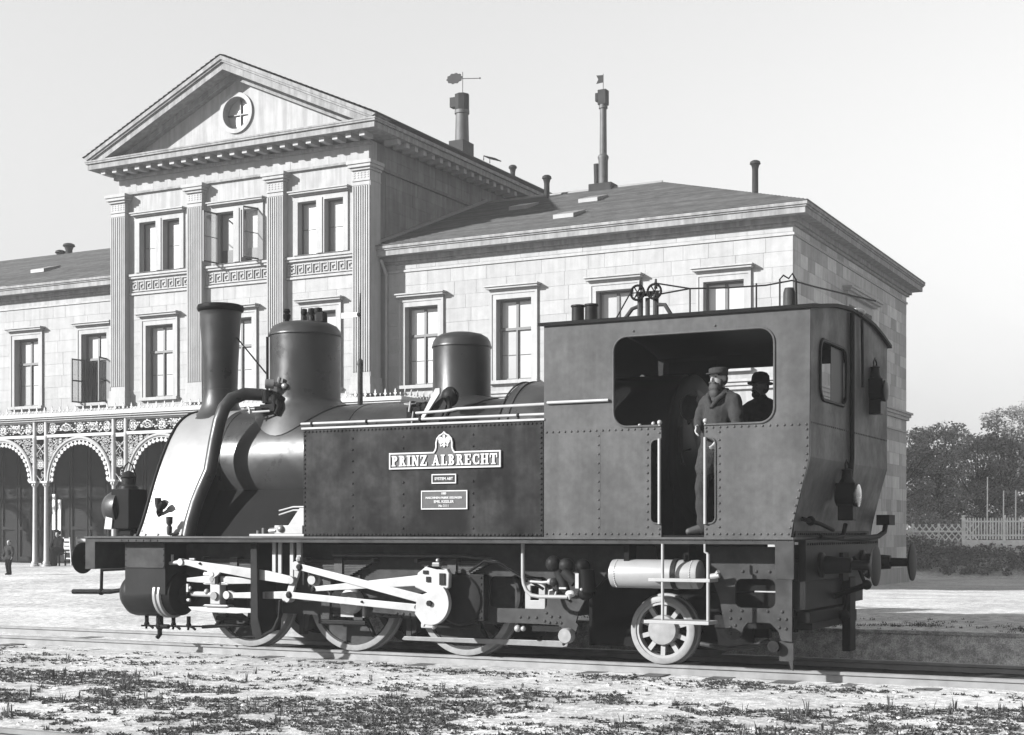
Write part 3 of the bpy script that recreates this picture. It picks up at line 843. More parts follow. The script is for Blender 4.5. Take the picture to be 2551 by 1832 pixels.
fin = MB().plate([(-.014, 0), (.014, 0), (.012, .06), (.05, .09), (.052, .12), (.018, .13), (.03, .17), (0, .25), (-.03, .17), (-.018, .13), (-.052, .12), (-.05, .09), (-.012, .06)], [], 'Y', -.010, .010)
fin.plate([(.168, 0), (.177, 0), (.177, .06), (.195, .09), (.1725, .13), (.15, .09), (.168, .06)], [], 'Y', -.008, .008)
fin.plate([(-.17, 0), (.17, 0), (.17, .018), (-.17, .018)], [], 'Y', -.010, .010)
fin = fin.mesh('crest_finial', M['iron_white'])
u = CU0 + .2
while u < CU1 + .1:
    inst('crest_finial', fin, ca, (u, CV - .16, 5.345)); u += .345
v = CV + .1
while v < MV - .3:
    inst('crest_finial', fin, ca, (CU1 + .16, v, 5.345), (0, 0, R(90))); v += .345
# columns in pairs
colm = MB().lathe((0, 0, 0), (0, 0, 1), [(.15, 0), (.15, .06), (.11, .08), (.12, .14), (.085, .2), (.075, 1.2), (.066, 2.66), (.085, 2.68), (.07, 2.72), (.10, 2.80)], 14).mesh('canopy_column', M['iron_white'], 40)
capm = MB().box(-.15, .15, -.12, .12, 2.80, 2.86)
for k in range(8):
    a = 2 * math.pi * k / 8
    capm.ball((.085 * math.cos(a), .085 * math.sin(a), 2.74), (.03, .03, .05), 6, 4)
capm = capm.mesh('column_capital', M['iron_white'])
shaftm = MB().lathe((0, 0, 2.86), (0, 0, 1), [(.075, 0), (.075, 1.40), (.09, 1.43), (.09, 1.50), (.07, 1.53), (.07, 2.0)], 10).mesh('upper_shaft', M['iron_white'], 40)
def torus(mb, cu, cz, r, t, n=14, v=0.0):
    mb.tube([(cu + r * math.cos(2 * math.pi * i / n), v, cz + r * math.sin(2 * math.pi * i / n)) for i in range(n)], t, 5, closed=True)
def rosette(mb, cu, cz, r, v=0.0):
    torus(mb, cu, cz, r, .013, 16, v)
    for k in range(8):
        a = 2 * math.pi * k / 8
        mb.ball((cu + r * .55 * math.cos(a), v, cz + r * .55 * math.sin(a)), (.022 + .03 * abs(math.cos(a)), .012, .022 + .03 * abs(math.sin(a))), 6, 4)
    mb.ball((cu, v, cz), (.035, .02, .035), 8, 5)
pan = MB()      # narrow panel between the two shafts of a pair
pan.bar((-.2, 0, 2.92), (.2, 0, 3.35), .015, .03, up=(0, 1, 0)).bar((.2, .002, 2.92), (-.2, .002, 3.35), .015, .03, up=(0, 1, 0))
pan.bar((-.2, 0, 4.0), (.2, 0, 4.4), .015, .03, up=(0, 1, 0)).bar((.2, .002, 4.0), (-.2, .002, 4.4), .015, .03, up=(0, 1, 0))
rosette(pan, 0, 3.68, .15); rosette(pan, 0, 4.9, .17)
for i in range(16): torus(pan, rng.uniform(-.17, .17), rng.uniform(3.0, 4.4), rng.uniform(.03, .07), .008, 8)
pan.box(-.2, .2, -.02, .02, 4.52, 4.64)
pan = pan.mesh('lattice_panel', M['iron_white'])
zg = .26
for pu in pair_u:
    for s_ in (-.26, .26):
        c0 = inst('column', colm, ca, (pu + s_, CV, zg))
        inst('capital', capm, c0, (0, 0, 0)); inst('upper_shaft', shaftm, c0, (0, 0, 0))
    inst('lattice_panel', pan, ca, (pu, CV, 0))
# bays: arch with cusps, spandrel lace, frieze of scrolls
BW = 3.5 - .52
hw_ = BW / 2
sc = 3.10
def arch_z(x, r=1.42): return sc + r * math.sqrt(max(0, 1 - (x / 1.40) ** 2))
archm = MB()
archm.tube([(1.40 * math.cos(R(a)), -.03, sc + 1.44 * math.sin(R(a))) for a in range(0, 181, 6)], .045, 6)
archm.tube([(1.33 * math.cos(R(a)), 0, sc + 1.37 * math.sin(R(a))) for a in range(0, 181, 6)], .03, 6)
archm.box(-hw_ + .02, hw_ - .02, -.05, .05, 4.575, 4.67)
archm.box(-hw_ + .02, hw_ - .02, -.03, .03, 5.07, 5.13)
archm = archm.mesh('arch_rib', M['iron_white'], 50)
r2 = random.Random(5)
laces = []
for sgn in (-1, 1):
    lace = MB(); placed = []
    for k in range(3000):
        x = sgn * r2.uniform(.25, hw_ - .06); z = r2.uniform(3.15, 4.55); r = r2.choice((.16, .11, .08, .055, .04, .03, .025))
        ax = abs(x)
        d = math.hypot(ax / 1.40, (z - sc) / 1.44)
        if ax + r > hw_ - .03 or z + r > 4.57 or (d - 1) * 1.40 < r + .05: continue
        if any(math.hypot(x - a, z - b) < (r + c) * .97 for a, b, c in placed): continue
        placed.append((x, z, r))
    for x, z, r in placed:
        torus(lace, x, z, r, .012, 12)
        if r > .07:
            for k in range(6):
                a = 2 * math.pi * k / 6 + r2.random()
                lace.ball((x + r * .5 * math.cos(a), 0, z + r * .5 * math.sin(a)), (.026, .01, .026), 6, 4)
    laces.append(lace.mesh('spandrel_lace', M['iron_white']))
frz = MB()
n = 5
for k in range(n):
    cu = -hw_ + .3 + k * (BW - .6) / (n - 1)
    if k % 2 == 0: rosette(frz, cu, 4.87, .165)
    else:
        for s_ in (-1, 1):
            frz.tube([(cu + s_ * (.06 + .20 * t / 20) * math.cos(t * .5) * .9, 0, 4.87 + (.04 + .12 * t / 20) * math.sin(t * .5)) for t in range(21)], .014, 5)
        torus(frz, cu, 4.87, .05, .014, 10)
for k in range(110):
    x = r2.uniform(-hw_ + .06, hw_ - .06); z = r2.uniform(4.72, 5.03)
    frz.ball((x, 0, z), (r2.uniform(.02, .045), .01, r2.uniform(.015, .035)), 6, 4)
frz = frz.mesh('scroll_frieze', M['iron_white'])
cusp = MB().plate([(-.022, 0), (.022, 0), (.018, -.045), (.05, -.075), (.045, -.11), (0, -.135), (-.045, -.11), (-.05, -.075), (-.018, -.045)], [], 'Y', -.012, .012).mesh('arch_cusp', M['iron_white'])
for bi in range(len(pair_u) - 1):
    cu = (pair_u[bi] + pair_u[bi + 1]) / 2
    a0 = inst('arch', archm, ca, (cu, CV, 0))
    inst('spandrel_lace', laces[0], a0); inst('spandrel_lace', laces[1], a0); inst('scroll_frieze', frz, a0)
    if cu < -24:
        for k in range(23):
            a = R(3 + 174 * k / 22)
            inst('arch_cusp', cusp, a0, (1.335 * math.cos(a), 0, sc + 1.37 * math.sin(a)), (0, R(90) - a, 0), (1.5, 1.5, 1.25))
# back wall of the arcade: panelled doors with canopy shade painted in, and a few pale jambs
MB().box(CU0, -16.9, MV - .30, MV - .02, -.1, 5.12).build('back_wall', 'shaded_wood', ca)
u = CU0 + .1
while u < -17.2:
    MB().plate(rect(u, u + .82, .35, 4.7), [rect(u + .09, u + .73, .5, 1.5), rect(u + .09, u + .73, 1.62, 4.55)], 'Y', MV - .36, MV - .301).build('door_panel', 'shaded_wood', ca)
    u += .87
for uu, zb, zt in ((-33.78, 1.5, 2.8), (-33.50, 1.3, 2.6)):
    MB().box(uu - .06, uu + .06, MV - .42, MV - .361, zb, zt).build('pale_jamb', 'fence', ca)
# ================================================================== locomotive (x along the track, cab to the right; near side is -y)
lo = empty('locomotive', (0, 0, 0))
tag(lo, 'dark grey rack tank locomotive with tall chimney, two domes and open-windowed cab', 'locomotive')
YS, YF = -1.55, 1.78            # near and far side sheets
ZB = 1.367                      # running board top
def P(mb, name, m, parent=lo, **k): return mb.build(name, m, parent, **k)
def rivets(pts, d, r, parent):
    b = MB()
    for p in pts: b.rivet(p, d, r)
    o = b.build('rivets', parent.data.materials[0], parent, kind='stuff', smooth=60)
    return o
def lin(a, b, step):
    n = max(1, round(abs(b - a) / step)); return [a + (b - a) * i / n for i in range(n + 1)]

# --- running board and valance
P(MB().box(-7.45, 1.66, YS - .03, YF + .03, ZB - .022, ZB), 'running_board', 'cab')
va = P(MB().plate([(-7.45, 1.343), (-7.45, .955), (-7.29, .955), (-7.29, 1.296), (1.47, 1.296), (1.47, .955), (1.66, .955), (1.66, 1.343)], [], 'Y', YS - .01, YS + .02), 'valance', 'frame', bevel=.004)
P(MB().box(-7.45, 1.66, YF - .02, YF + .01, 1.298, 1.343), 'valance', 'frame')
rivets([(x, YS - .01, 1.316) for x in (-6.86, -6.75, -6.63, -6.51, -6.40, -6.29)], (0, -1, 0), .014, va)
rivets([(x, YS - .01, 1.335) for x in lin(-4.1, 1.6, .12)], (0, -1, 0), .008, va)
# --- buffer beams and buffers
P(MB().box(-7.45, -7.33, YS + .021, YF - .03, .955, 1.343), 'buffer_beam', 'frame', bevel=.006)
rb = P(MB().box(1.665, 1.74, YS + .12, YF - .1, .93, 1.345), 'buffer_beam', 'dark', bevel=.006)
rivets([(1.74, y, z) for y in lin(YS + .2, YF - .18, .085) for z in (1.30,)], (1, 0, 0), .016, rb)
def buffer(x0, x1, y, z=1.075):
    d = 1 if x1 > x0 else -1
    L_ = abs(x1 - x0)
    b = MB().lathe((x0, y, z), (d, 0, 0), [(.13, 0), (.13, .03), (.095, .05), (.075, L_ * .55), (.05, L_ * .56), (.045, L_ - .05)], 20)
    b = P(b, 'buffer', 'dark', smooth=40)
    MB().lathe((x0 + d * (L_ - .05), y, z), (d, 0, 0), [(.045, -.02), (.15, .0), (.205, .018), (.205, .035), (.14, .05), (.05, .056)], 32).build('buffer_head', 'dark' if d > 0 else 'black', b, smooth=40)
for y in (-.875, .875):
    buffer(-7.45, -8.16, y); buffer(1.74, 2.32, y, 1.085)
# --- front coupling
cp = P(MB().tube([(-7.45, 0, 1.05), (-7.9, 0, 1.05), (-8.0, 0, 1.0), (-7.95, 0, .93), (-7.86, 0, .96)], .035, 8).box(-7.5, -7.45, -.12, .12, .9, 1.2), 'draw_hook', 'black', smooth=50)
MB().tube([(-8.62, 0, .90), (-8.63, 0, .60)], .022, 8).tube([(-9.15, 0, .582), (-8.45, 0, .595)], .034, 10).tube([(-8.45, 0, .595), (-7.6, 0, .70)], .03, 8).tube([(-8.62, 0, .90), (-7.6, 0, .95)], .03, 8).ball((-8.63, 0, .59), .05, 8, 6).build('coupling_bar', 'black', cp, smooth=50)
# --- rear coupling and weight
cp = P(MB().tube([(1.74, 0, 1.05), (1.95, 0, 1.06), (2.05, 0, 1.02), (2.0, 0, .94)], .035, 8).box(1.74, 1.78, -.12, .12, .9, 1.2), 'draw_hook', 'black', smooth=50)
MB().tube([(1.45, 0, .66), (1.70, 0, .745), (1.99, 0, .855)], .03, 8).tube([(1.99, 0, .855), (1.93, -.03, 1.02), (1.88, -.05, 1.15), (1.95, -.1, 1.1)], .02, 8).ball((2.0, 0, .86), .055, 8, 6).tube([(1.80, 0, .77), (1.757, 0, .55)], .018, 8).ball((1.757, 0, .53), .065, 10, 8).ball((1.81, 0, .78), .03, 8, 6).build('coupling_lever', 'black', cp, smooth=50)
# --- frames
SP = [-5.47, -3.94, -2.41]
for s, Y in ((-1, -1.0), (1, 1.06)):
    out = [(-6.35, .45), (-1.30, .405), (-1.13, .40), (-1.05, .22), (-.97, .20), (-.93, .30), (-.90, .41)]
    out += [(.02 + .96 * math.cos(R(a)), .30 + .78 * math.sin(R(a))) for a in range(170, 84, -10)]
    out += [(.0, 1.27), (-6.35, 1.27)]
    hs = [rr(-1.98, -1.27, .57, .925, .06)]
    fr = P(MB().plate(out, hs, 'Y', Y - .016, Y + .016), 'main_frame', 'frame')
    if s < 0:
        pts = [(-1.60, .475), (-1.50, .475), (-1.40, .475), (-1.30, .44), (-1.22, .49), (-1.12, .49), (-1.24, .425), (-1.16, .425), (-1.10, .425), (-1.28, .53)]
        pts += [(x, .45) for x in lin(-3.4, -2.1, .09)] + [(x, .43) for x in lin(-4.3, -3.5, .11)] + [(x, .475) for x in lin(-3.2, -2.95, .09)]
        pts += [(-2.05, z) for z in lin(.5, .95, .09)] + [(-2.16, z) for z in lin(.5, .95, .09)]
        rivets([(x, Y - .016, z) for x, z in pts], (0, -1, 0), .019, fr)
        # axle guides over each driving axle
        for x in SP:
            MB().plate([(x - .30, .38), (x - .17, .38), (x - .15, .80), (x + .15, .80), (x + .17, .38), (x + .30, .38), (x + .26, .92), (x - .26, .92)], [], 'Y', Y - .06, Y - .017).build('horn_guide', 'frame', fr, bevel=.008)
            MB().box(x - .15, x + .15, Y - .05, Y + .05, .47, .79).build('axle_box', 'dark', fr, bevel=.012)
            MB().box(x - .33, x + .33, Y - .055, Y - .018, .33, .378).build('keeper_bar', 'dark', fr, bevel=.006)
        MB().lathe((-1.01, Y - .12, .29), (0, 1, 0), [(.075, 0), (.085, .015), (.085, .10)], 20).build('brake_shaft_end', 'tyre', fr, smooth=40)
        MB().box(-1.45, -1.10, Y - .02, Y + .03, .325, .385).build('frame_stay', 'dark', fr)
        MB().ball((-1.62, Y - .04, .35), .04, 10, 7).ball((-1.55, Y - .04, .35), .03, 10, 7).build('grease_cup', 'pale', fr, smooth=60)
    # rear frame plate over the trailing truck
    Y2 = -1.2 if s < 0 else 1.26
    out = [(.62, 1.27), (.70, .95), (.78, .74), (.83, .50), (.86, .36), (.93, .315), (1.0, .34), (1.04, .45), (1.08, .50), (1.22, .505), (1.32, .50), (1.40, .42), (1.43, .33), (1.54, .32), (1.545, 1.27)]
    rf = P(MB().plate(out, [rr(.95, 1.37, .65, .945, .07)], 'Y', Y2 - .015, Y2 + .015), 'rear_frame', 'frame')
    if s < 0:
        rivets([(x, Y2 - .015, z) for x, z in ((.90, .62), (1.02, .62), (1.15, .62), (1.29, .62), (1.44, .62), (1.41, .545), (1.48, .545), (1.41, .46), (1.48, .45), (.90, .54), (1.0, .54), (.95, .47), (.90, .45), (1.03, 1.02), (1.17, 1.02), (1.31, 1.02), (.90, .39), (.98, .40))], (0, -1, 0), .019, rf)
        MB().box(1.40, 1.545, Y2 + .02, Y2 + .05, .12, .32).plate([(1.50, .13), (1.545, .13), (1.545, .03), (1.525, .045)], [], 'Y', Y2 + .0, Y2 + .03).build('rail_guard', 'frame', rf)
        MB().cyl((1.36, Y2 - .06, .27), (1.36, Y2 + .1, .27), .06, n=14).build('sand_pipe_boss', 'dark', rf, smooth=40)
P(MB().box(-6.3, .6, -.98, 1.04, 1.10, 1.29), 'frame_stretcher', 'black')
P(MB().box(.62, 1.66, -.9, .96, .42, .55).box(1.50, 1.66, -1.15, 1.25, .64, .93), 'rear_stretcher', 'dark')
P(MB().box(-6.3, -1.3, -.62, .62, .45, 1.1), 'rack_gear_casing', 'black')
P(MB().box(.64, 1.48, -1.12, -.95, .60, .80).box(.64, 1.48, -1.10, 1.15, .82, 1.10), 'added_gap_filler', 'black')  # black boxes added to block bright ground seen through the rear frame
P(MB().box(1.66, 1.75, .30, .55, .12, .93).box(1.55, 1.7, -1.1, .3, .50, .62), 'guard_iron', 'black', bevel=.01)
# --- wheels
def driving_wheel(x, y, s):
    """s = -1 near side (outer face towards -y)"""
    r = .625
    w = MB().lathe((x, y, r), (0, s, 0), [(.535, -.06), (.555, -.06), (.555, .06), (.535, .06)], 48, closed=True)
    w.lathe((x, y, r), (0, s, 0), [(.14, -.09), (.14, .075), (.11, .085), (.0, .085)], 24)
    for k in range(10):
        a = 2 * math.pi * k / 10 + .2
        c, n_ = math.cos(a), math.sin(a)
        w.bar((x + .12 * c, y + s * .005, r + .12 * n_), (x + .54 * c, y + s * .005, r + .54 * n_), .055, .05, up=(0, 1, 0))
    wt = arc(x, r, .535, .535, 205, 300, 14) + arc(x, r, .28, .28, 300, 205, 10)
    w.plate(wt, [], 'Y', y - .03 + s * .01, y + .03 + s * .01)
    o = P(w, 'driving_wheel', 'frame', smooth=40)
    MB().lathe((x, y, r), (0, s, 0), [(.558, -.07), (.655, -.07), (.648, -.045), (.630, -.038), (.622, .065), (.61, .07), (.556, .07)], 64, closed=True).build('tyre', 'tyre', o, smooth=35)
    return o
for x in SP:
    driving_wheel(x, -.745, -1); driving_wheel(x, .745, 1)
    P(MB().cyl((x, -.95, .625), (x, .95, .625), .085, n=16), 'axle', 'dark', smooth=40)
def carrying_wheel(x, y, s):
    r = .367
    w = MB().lathe((x, y, r), (0, s, 0), [(.275, -.055), (.305, -.055), (.305, .055), (.275, .055)], 40, closed=True)
    for k in range(10):
        a = 2 * math.pi * k / 10 + .28
        c, n_ = math.cos(a), math.sin(a)
        w.bar((x + .12 * c, y + s * .0, r + .12 * n_), (x + .29 * c, y + s * .0, r + .29 * n_), .05, .045, up=(0, 1, 0))
    o = P(w, 'carrying_wheel', 'pale', smooth=40)
    MB().lathe((x, y, r), (0, s, 0), [(.306, -.065), (.395, -.065), (.388, -.04), (.370, -.034), (.364, .058), (.352, .066), (.305, .066)], 56, closed=True).build('tyre', 'tyre', o, smooth=35)
    MB().lathe((x, y, r), (0, s, 0), [(.10, -.1), (.165, -.03), (.165, .055), (.155, .075), (.05, .088), (.0, .088)], 32).build('hub', 'tyre', o, smooth=35)
carrying_wheel(0, -.745, -1); carrying_wheel(0, .745, 1)
P(MB().cyl((0, -.8, .367), (0, .8, .367), .07, n=16).box(-.35, 1.1, -.55, -.45, .3, .45).box(-.35, 1.1, .45, .55, .3, .45).box(-.75, -.35, -.6, .6, .35, .5), 'carrying_truck', 'black')
P(MB().box(-.95, .95, -.60, -.57, .16, 1.09), 'added_dark_backing', 'black')  # black plate added behind the wheel to block the bright see-through
P(MB().tube([(.45, -.85, .24), (.75, -.9, .20), (1.05, -.9, .24), (1.2, -.85, .30)], .025, 8), 'sand_pipe', 'frame', smooth=50)
# --- springs over the driving axles
for x in SP:
    sp = MB()
    for i in range(11):
        hwid = .48 - i * .036
        z = 1.085 - i * .0185
        n_ = 8
        for j in range(n_):
            a, b = -hwid + 2 * hwid * j / n_, -hwid + 2 * hwid * (j + 1) / n_
            cz = lambda q: z - .05 * (1 - (q / .48) ** 2) * 0
            sp.box(x + a, x + b, -1.11, -1.02, cz(a) - .0135, cz(a))
    sp.box(x - .055, x + .055, -1.13, -1.015, .86, 1.11)
    sp.cyl((x - .47, -1.13, 1.09), (x - .47, -1.01, 1.09), .025, n=10).cyl((x + .47, -1.13, 1.09), (x + .47, -1.01, 1.09), .025, n=10)
    P(sp, 'leaf_spring', 'spring')
# --- cylinders (both sides)
for s, Y in ((-1, -1.13), (1, 1.19)):
    c = MB().lathe((-7.04, Y, .645), (1, 0, 0), [(.0, -.10), (.12, -.095), (.20, -.06), (.245, 0), (.275, .04), (.285, .10), (.285, .51), (.275, .54)], 36)
    c.box(-6.93, -6.29, Y - .285 if s < 0 else Y - .45, Y + .45 if s < 0 else Y + .285, .65, 1.295)
    cy = P(c, 'cylinder', 'cyl', smooth=35)
    if s < 0:
        MB().box(-6.92, -6.29, Y - .30, Y - .286, .975, 1.29).build('cover_plate', 'frame', cy, bevel=.004)
        rivets([(x, Y - .30, z) for x in (-6.905, -6.305) for z in lin(.99, 1.28, .07)], (0, -1, 0), .010, cy)
        MB().lathe((-6.50, Y, .645), (1, 0, 0), [(.285, 0), (.30, .015), (.30, .05), (.285, .06), (.285, .08), (.30, .09), (.30, .12), (.27, .13)], 36).build('flange_ring', 'pale', cy, smooth=35)
        MB().lathe((-6.37, Y, .645), (1, 0, 0), [(.27, 0), (.265, .12), (.24, .14), (.12, .15), (.10, .27), (.07, .28)], 32).build('rear_cover', 'black', cy, smooth=35)
        rivets([(-6.355, Y + .25 * math.cos(2 * math.pi * k / 12), .645 + .25 * math.sin(2 * math.pi * k / 12)) for k in range(12)], (1, 0, 0), .018, cy)
        for x in (-6.83, -6.40, -6.16):
            MB().cyl((x, Y, .37), (x, Y, .27), .025, n=8).ball((x, Y, .26), .035, 8, 6).tube([(x, Y, .25), (x + .09, Y - .03, .235), (x + .13, Y - .03, .21)], .016, 6).tube([(x, Y, .25), (x - .01, Y, .20)], .014, 6).build('drain_cock', 'black', cy, smooth=50)
        MB().cyl((-6.62, Y, .37), (-6.62, Y, .25), .045, n=10).ball((-6.62, Y, .24), .055, 10, 7).tube([(-6.62, Y, .22), (-6.62, Y, .13), (-6.66, Y, .09)], .03, 8).cyl((-6.58, Y - .02, .235), (-6.46, Y - .02, .235), .03, n=8).build('relief_valve', 'black', cy, smooth=50)
        MB().tube([(-6.9, Y - .02, .235), (-5.6, Y + .1, .25)], .012, 6).build('cock_rod', 'black', cy)
# --- valve gear and motion, bright
MY = -1.25
P(MB().plate([(-6.06, .81), (-5.9, .80), (-5.4, .79), (-5.02, .80), (-5.02, .85), (-5.4, .88), (-5.75, .885), (-6.06, .855)], [], 'Y', MY - .04, MY + .04), 'slide_bar', 'bright', bevel=.005)
P(MB().plate([(-6.04, .50), (-5.98, .455), (-5.7, .44), (-5.3, .435), (-4.98, .455), (-4.98, .495), (-5.4, .505)], [], 'Y', MY - .04, MY + .04), 'slide_bar', 'bright', bevel=.005)
ch_ = P(MB().box(-5.675, -5.525, MY - .07, MY + .05, .54, .80), 'crosshead', 'bright', bevel=.01)
MB().plate([(-5.77, .775), (-5.43, .775), (-5.40, .79), (-5.47, .81), (-5.73, .81), (-5.80, .79)], [], 'Y', MY - .06, MY + .06).plate([(-5.77, .535), (-5.43, .535), (-5.40, .52), (-5.45, .505), (-5.75, .505), (-5.80, .52)], [], 'Y', MY - .06, MY + .06).build('slipper', 'steel', ch_, bevel=.006)
MB().cyl((-5.60, MY - .10, .645), (-5.60, MY - .06, .645), .05, n=14).cyl((-5.64, MY - .09, .845), (-5.64, MY - .03, .845), .03, n=10).box(-5.66, -5.59, MY - .085, MY - .06, .79, .86).build('crosshead_pin', 'steel', ch_, smooth=40)
MB().box(-5.58, -5.54, MY - .09, MY - .03, .79, .88).build('oil_cup', 'black', ch_)
P(MB().cyl((-6.12, MY + .1, .655), (-5.66, MY, .655), .034, n=14).ball((-5.78, MY, .69), .035, 10, 6), 'piston_rod', 'bright', smooth=40)
P(MB().cyl((-6.06, MY + .02, .73), (-6.04, MY + .02, .73), .02, n=8).box(-6.1, -6.07, MY, MY + .04, .68, .78).cyl((-6.08, MY, .58), (-6.04, MY, .58), .02, n=8), 'gland_stud', 'bright')
# connecting rod to the rocker
P(MB().plate([(-5.47, .60), (-5.40, .62), (-4.56, .625), (-4.50, .62), (-4.48, .66), (-4.50, .72), (-5.35, .685), (-5.42, .71), (-5.47, .70)], [], 'Y', MY - .025, MY + .025).cyl((-5.44, MY - .06, .655), (-5.44, MY + .03, .655), .05, n=14), 'connecting_rod', 'bright', bevel=.005)
P(MB().box(-4.88, -4.78, MY - .035, MY - .026, .63, .70), 'rod_clip', 'steel')
# long valve rod lever above it
P(MB().plate([(-6.13, 1.03), (-6.03, 1.015), (-5.70, .945), (-5.69, .90), (-5.60, .86), (-5.53, .90), (-5.50, .93), (-5.02, .86), (-4.52, .81), (-4.43, .82), (-4.42, .88), (-4.47, .90), (-4.8, .96), (-5.4, 1.02), (-6.03, 1.08), (-6.13, 1.07)], [], 'Y', MY - .10, MY - .065).cyl((-6.10, MY - .12, 1.05), (-6.10, MY - .04, 1.05), .045, n=14).cyl((-4.45, MY - .12, .85), (-4.45, MY - .04, .85), .045, n=14).cyl((-5.62, MY - .11, .905), (-5.62, MY - .05, .905), .03, n=10), 'valve_lever', 'bright', bevel=.005)
P(MB().cyl((-6.32, MY - .08, 1.03), (-6.12, MY - .08, 1.05), .018, .03, 8).cyl((-6.25, MY - .08, 1.04), (-6.25, MY - .08, 1.14), .016, n=8).box(-5.98, -5.9, MY - .09, MY - .06, 1.08, 1.10), 'valve_spindle', 'bright', smooth=40)
P(MB().cyl((-5.82, MY + .05, .89), (-5.70, MY + .05, .89), .07, n=14), 'guide_bush', 'steel', smooth=40)
# motion plate
P(MB().plate([(-4.99, 1.295), (-4.99, .30), (-4.96, .19), (-4.90, .14), (-4.82, .17), (-4.84, .26), (-4.88, .40), (-4.90, 1.295)], [], 'Y', -1.42, -1.38).plate([(-4.96, 1.29), (-4.96, .28), (-4.93, .22), (-4.92, .30), (-4.92, 1.29)], [], 'Y', -1.38, -.9).plate([(-4.84, .17), (-4.66, .25), (-4.58, .40), (-4.56, .62), (-4.585, .62), (-4.60, .42), (-4.68, .28), (-4.83, .20)], [], 'Y', -1.42, -1.36), 'motion_plate', 'dark', bevel=.008)
# hangers from the running board
for x, z0, w_ in ((-4.735, .83, .05), (-4.65, .87, .05), (-4.48, .83, .05)):
    P(MB().box(x - w_ / 2, x + w_ / 2, MY - .055, MY - .03, z0, 1.295), 'hanger_bar', 'bright' if w_ == .05 and x != -4.65 else 'pale', bevel=.004)
# rocker lever and its upper pin
rk = P(MB().plate([(-4.43, 1.07), (-4.36, 1.07), (-4.38, .95), (-4.46, .72), (-4.50, .585), (-4.57, .60), (-4.55, .74), (-4.46, .97)], [], 'Y', MY - .045, MY - .005).cyl((-4.39, MY - .10, 1.02), (-4.39, MY + .02, 1.02), .055, n=16).cyl((-4.53, MY - .10, .645), (-4.53, MY + .02, .645), .06, n=16), 'rocker_lever', 'bright', bevel=.005)
MB().box(-4.41, -4.35, MY - .05, MY - .01, 1.07, 1.295).ball((-4.38, MY - .04, 1.10), .04, 8, 6).build('rocker_post', 'pale', rk)
P(MB().lathe((-4.25, -1.10, .855), (0, -1, 0), [(.085, 0), (.085, .06), (.06, .08), (.055, .13), (.0, .13)], 20), 'lifting_shaft_end', 'pale', smooth=40)
P(MB().box(-4.2, -4.02, -1.16, -1.03, .78, .95), 'shaft_bracket', 'spring', bevel=.01)
# crossing rods to the crank
def rodp(a, b, w0, w1, y0, y1, m='bright', name='side_rod'):
    a = Vector((a[0], a[1])); b = Vector((b[0], b[1])); d = (b - a).normalized(); n_ = Vector((-d.y, d.x))
    pts = [a - n_ * w0 / 2, b - n_ * w1 / 2, b + n_ * w1 / 2, a + n_ * w0 / 2]
    return P(MB().plate([(p.x, p.y) for p in pts], [], 'Y', y0, y1), name, m, bevel=.005)
rodp((-4.36, 1.015), (-2.66, .665), .075, .10, -1.345, -1.325)
rodp((-4.18, .75), (-2.72, .875), .055, .12, -1.322, -1.30)
rodp((-4.50, .68), (-2.70, .565), .075, .085, -1.37, -1.348)
P(MB().lathe((-3.78, -1.05, .61), (0, -1, 0), [(.15, 0), (.15, .06), (.13, .10), (.07, .12), (.06, .13), (0, .13)], 28).box(-3.95, -3.62, -1.06, -1.0, .42, .60), 'crank_bearing', 'pale', smooth=35)
ck = MB().plate([(-2.76, .80), (-2.72, .96), (-2.66, 1.00), (-2.62, 1.03), (-2.50, 1.035), (-2.47, 1.015), (-2.34, 1.01), (-2.31, .96), (-2.32, .80), (-2.40, .76), (-2.6, .74)], [], 'Y', -1.36, -1.29)
crk = P(ck, 'big_end', 'bright', bevel=.012)
cw = [(-2.70, .70)] + [(-2.54 + .245 * math.cos(R(a)), .63 + .25 * math.sin(R(a))) for a in range(45, -110, -10)] + [(-2.62, .36), (-2.66, .42), (-2.73, .50), (-2.72, .60)]
MB().plate(cw, [], 'Y', -1.40, -1.33).build('crank_web', 'bright', crk, bevel=.012)
MB().box(-2.66, -2.50, -1.39, -1.30, .345, .40).ball((-2.51, -1.36, .36), .03, 8, 6).build('crank_tail', 'bright', crk, bevel=.01)
MB().cyl((-2.535, -1.43, .625), (-2.535, -1.39, .625), .032, n=12).build('crank_bolt', 'dark', crk, smooth=40)
MB().box(-2.43, -2.36, -1.375, -1.355, .83, .96).box(-2.60, -2.55, -1.375, -1.355, .86, .92).box(-2.64, -2.58, -1.375, -1.355, .95, .99).build('strap_key', 'dark', crk)
MB().box(-2.53, -2.43, -1.37, -1.30, 1.03, 1.08).ball((-2.47, -1.33, 1.10), .03, 8, 6).build('oil_cup', 'steel', crk, bevel=.01)
P(MB().lathe((-2.30, -1.02, .66), (0, -1, 0), [(.30, 0), (.30, .10), (.27, .14), (.20, .16), (.0, .16)], 32), 'rack_gear_cover', 'dark', smooth=35)
P(MB().box(-2.20, -1.99, -1.13, -1.02, .42, .95), 'gear_bracket', 'dark', bevel=.02)
gb_ = P(MB().box(-2.19, -2.0, -1.135, -1.131, .43, .94), 'gear_bracket_face', 'dark')
rivets([(x, -1.135, z) for x in (-2.17, -2.03) for z in lin(.46, .91, .075)], (0, -1, 0), .016, gb_)
for x_, z_, y_, r_p in ((-4.34, 1.01, -1.35, .030), (-4.47, .68, -1.375, .028), (-2.72, .575, -1.376, .022), (-4.16, .752, -1.326, .022), (-3.45, .62, -1.375, .010), (-5.0, .66, -1.28, .012), (-5.8, 1.035, -1.355, .012)):
    P(MB().lathe((x_, y_ + .01, z_), (0, -1, 0), [(r_p * 1.5, 0), (r_p * 1.5, .008), (r_p, .012), (r_p, .028), (0, .03)], 14), 'joint_pin', 'dark', smooth=40)
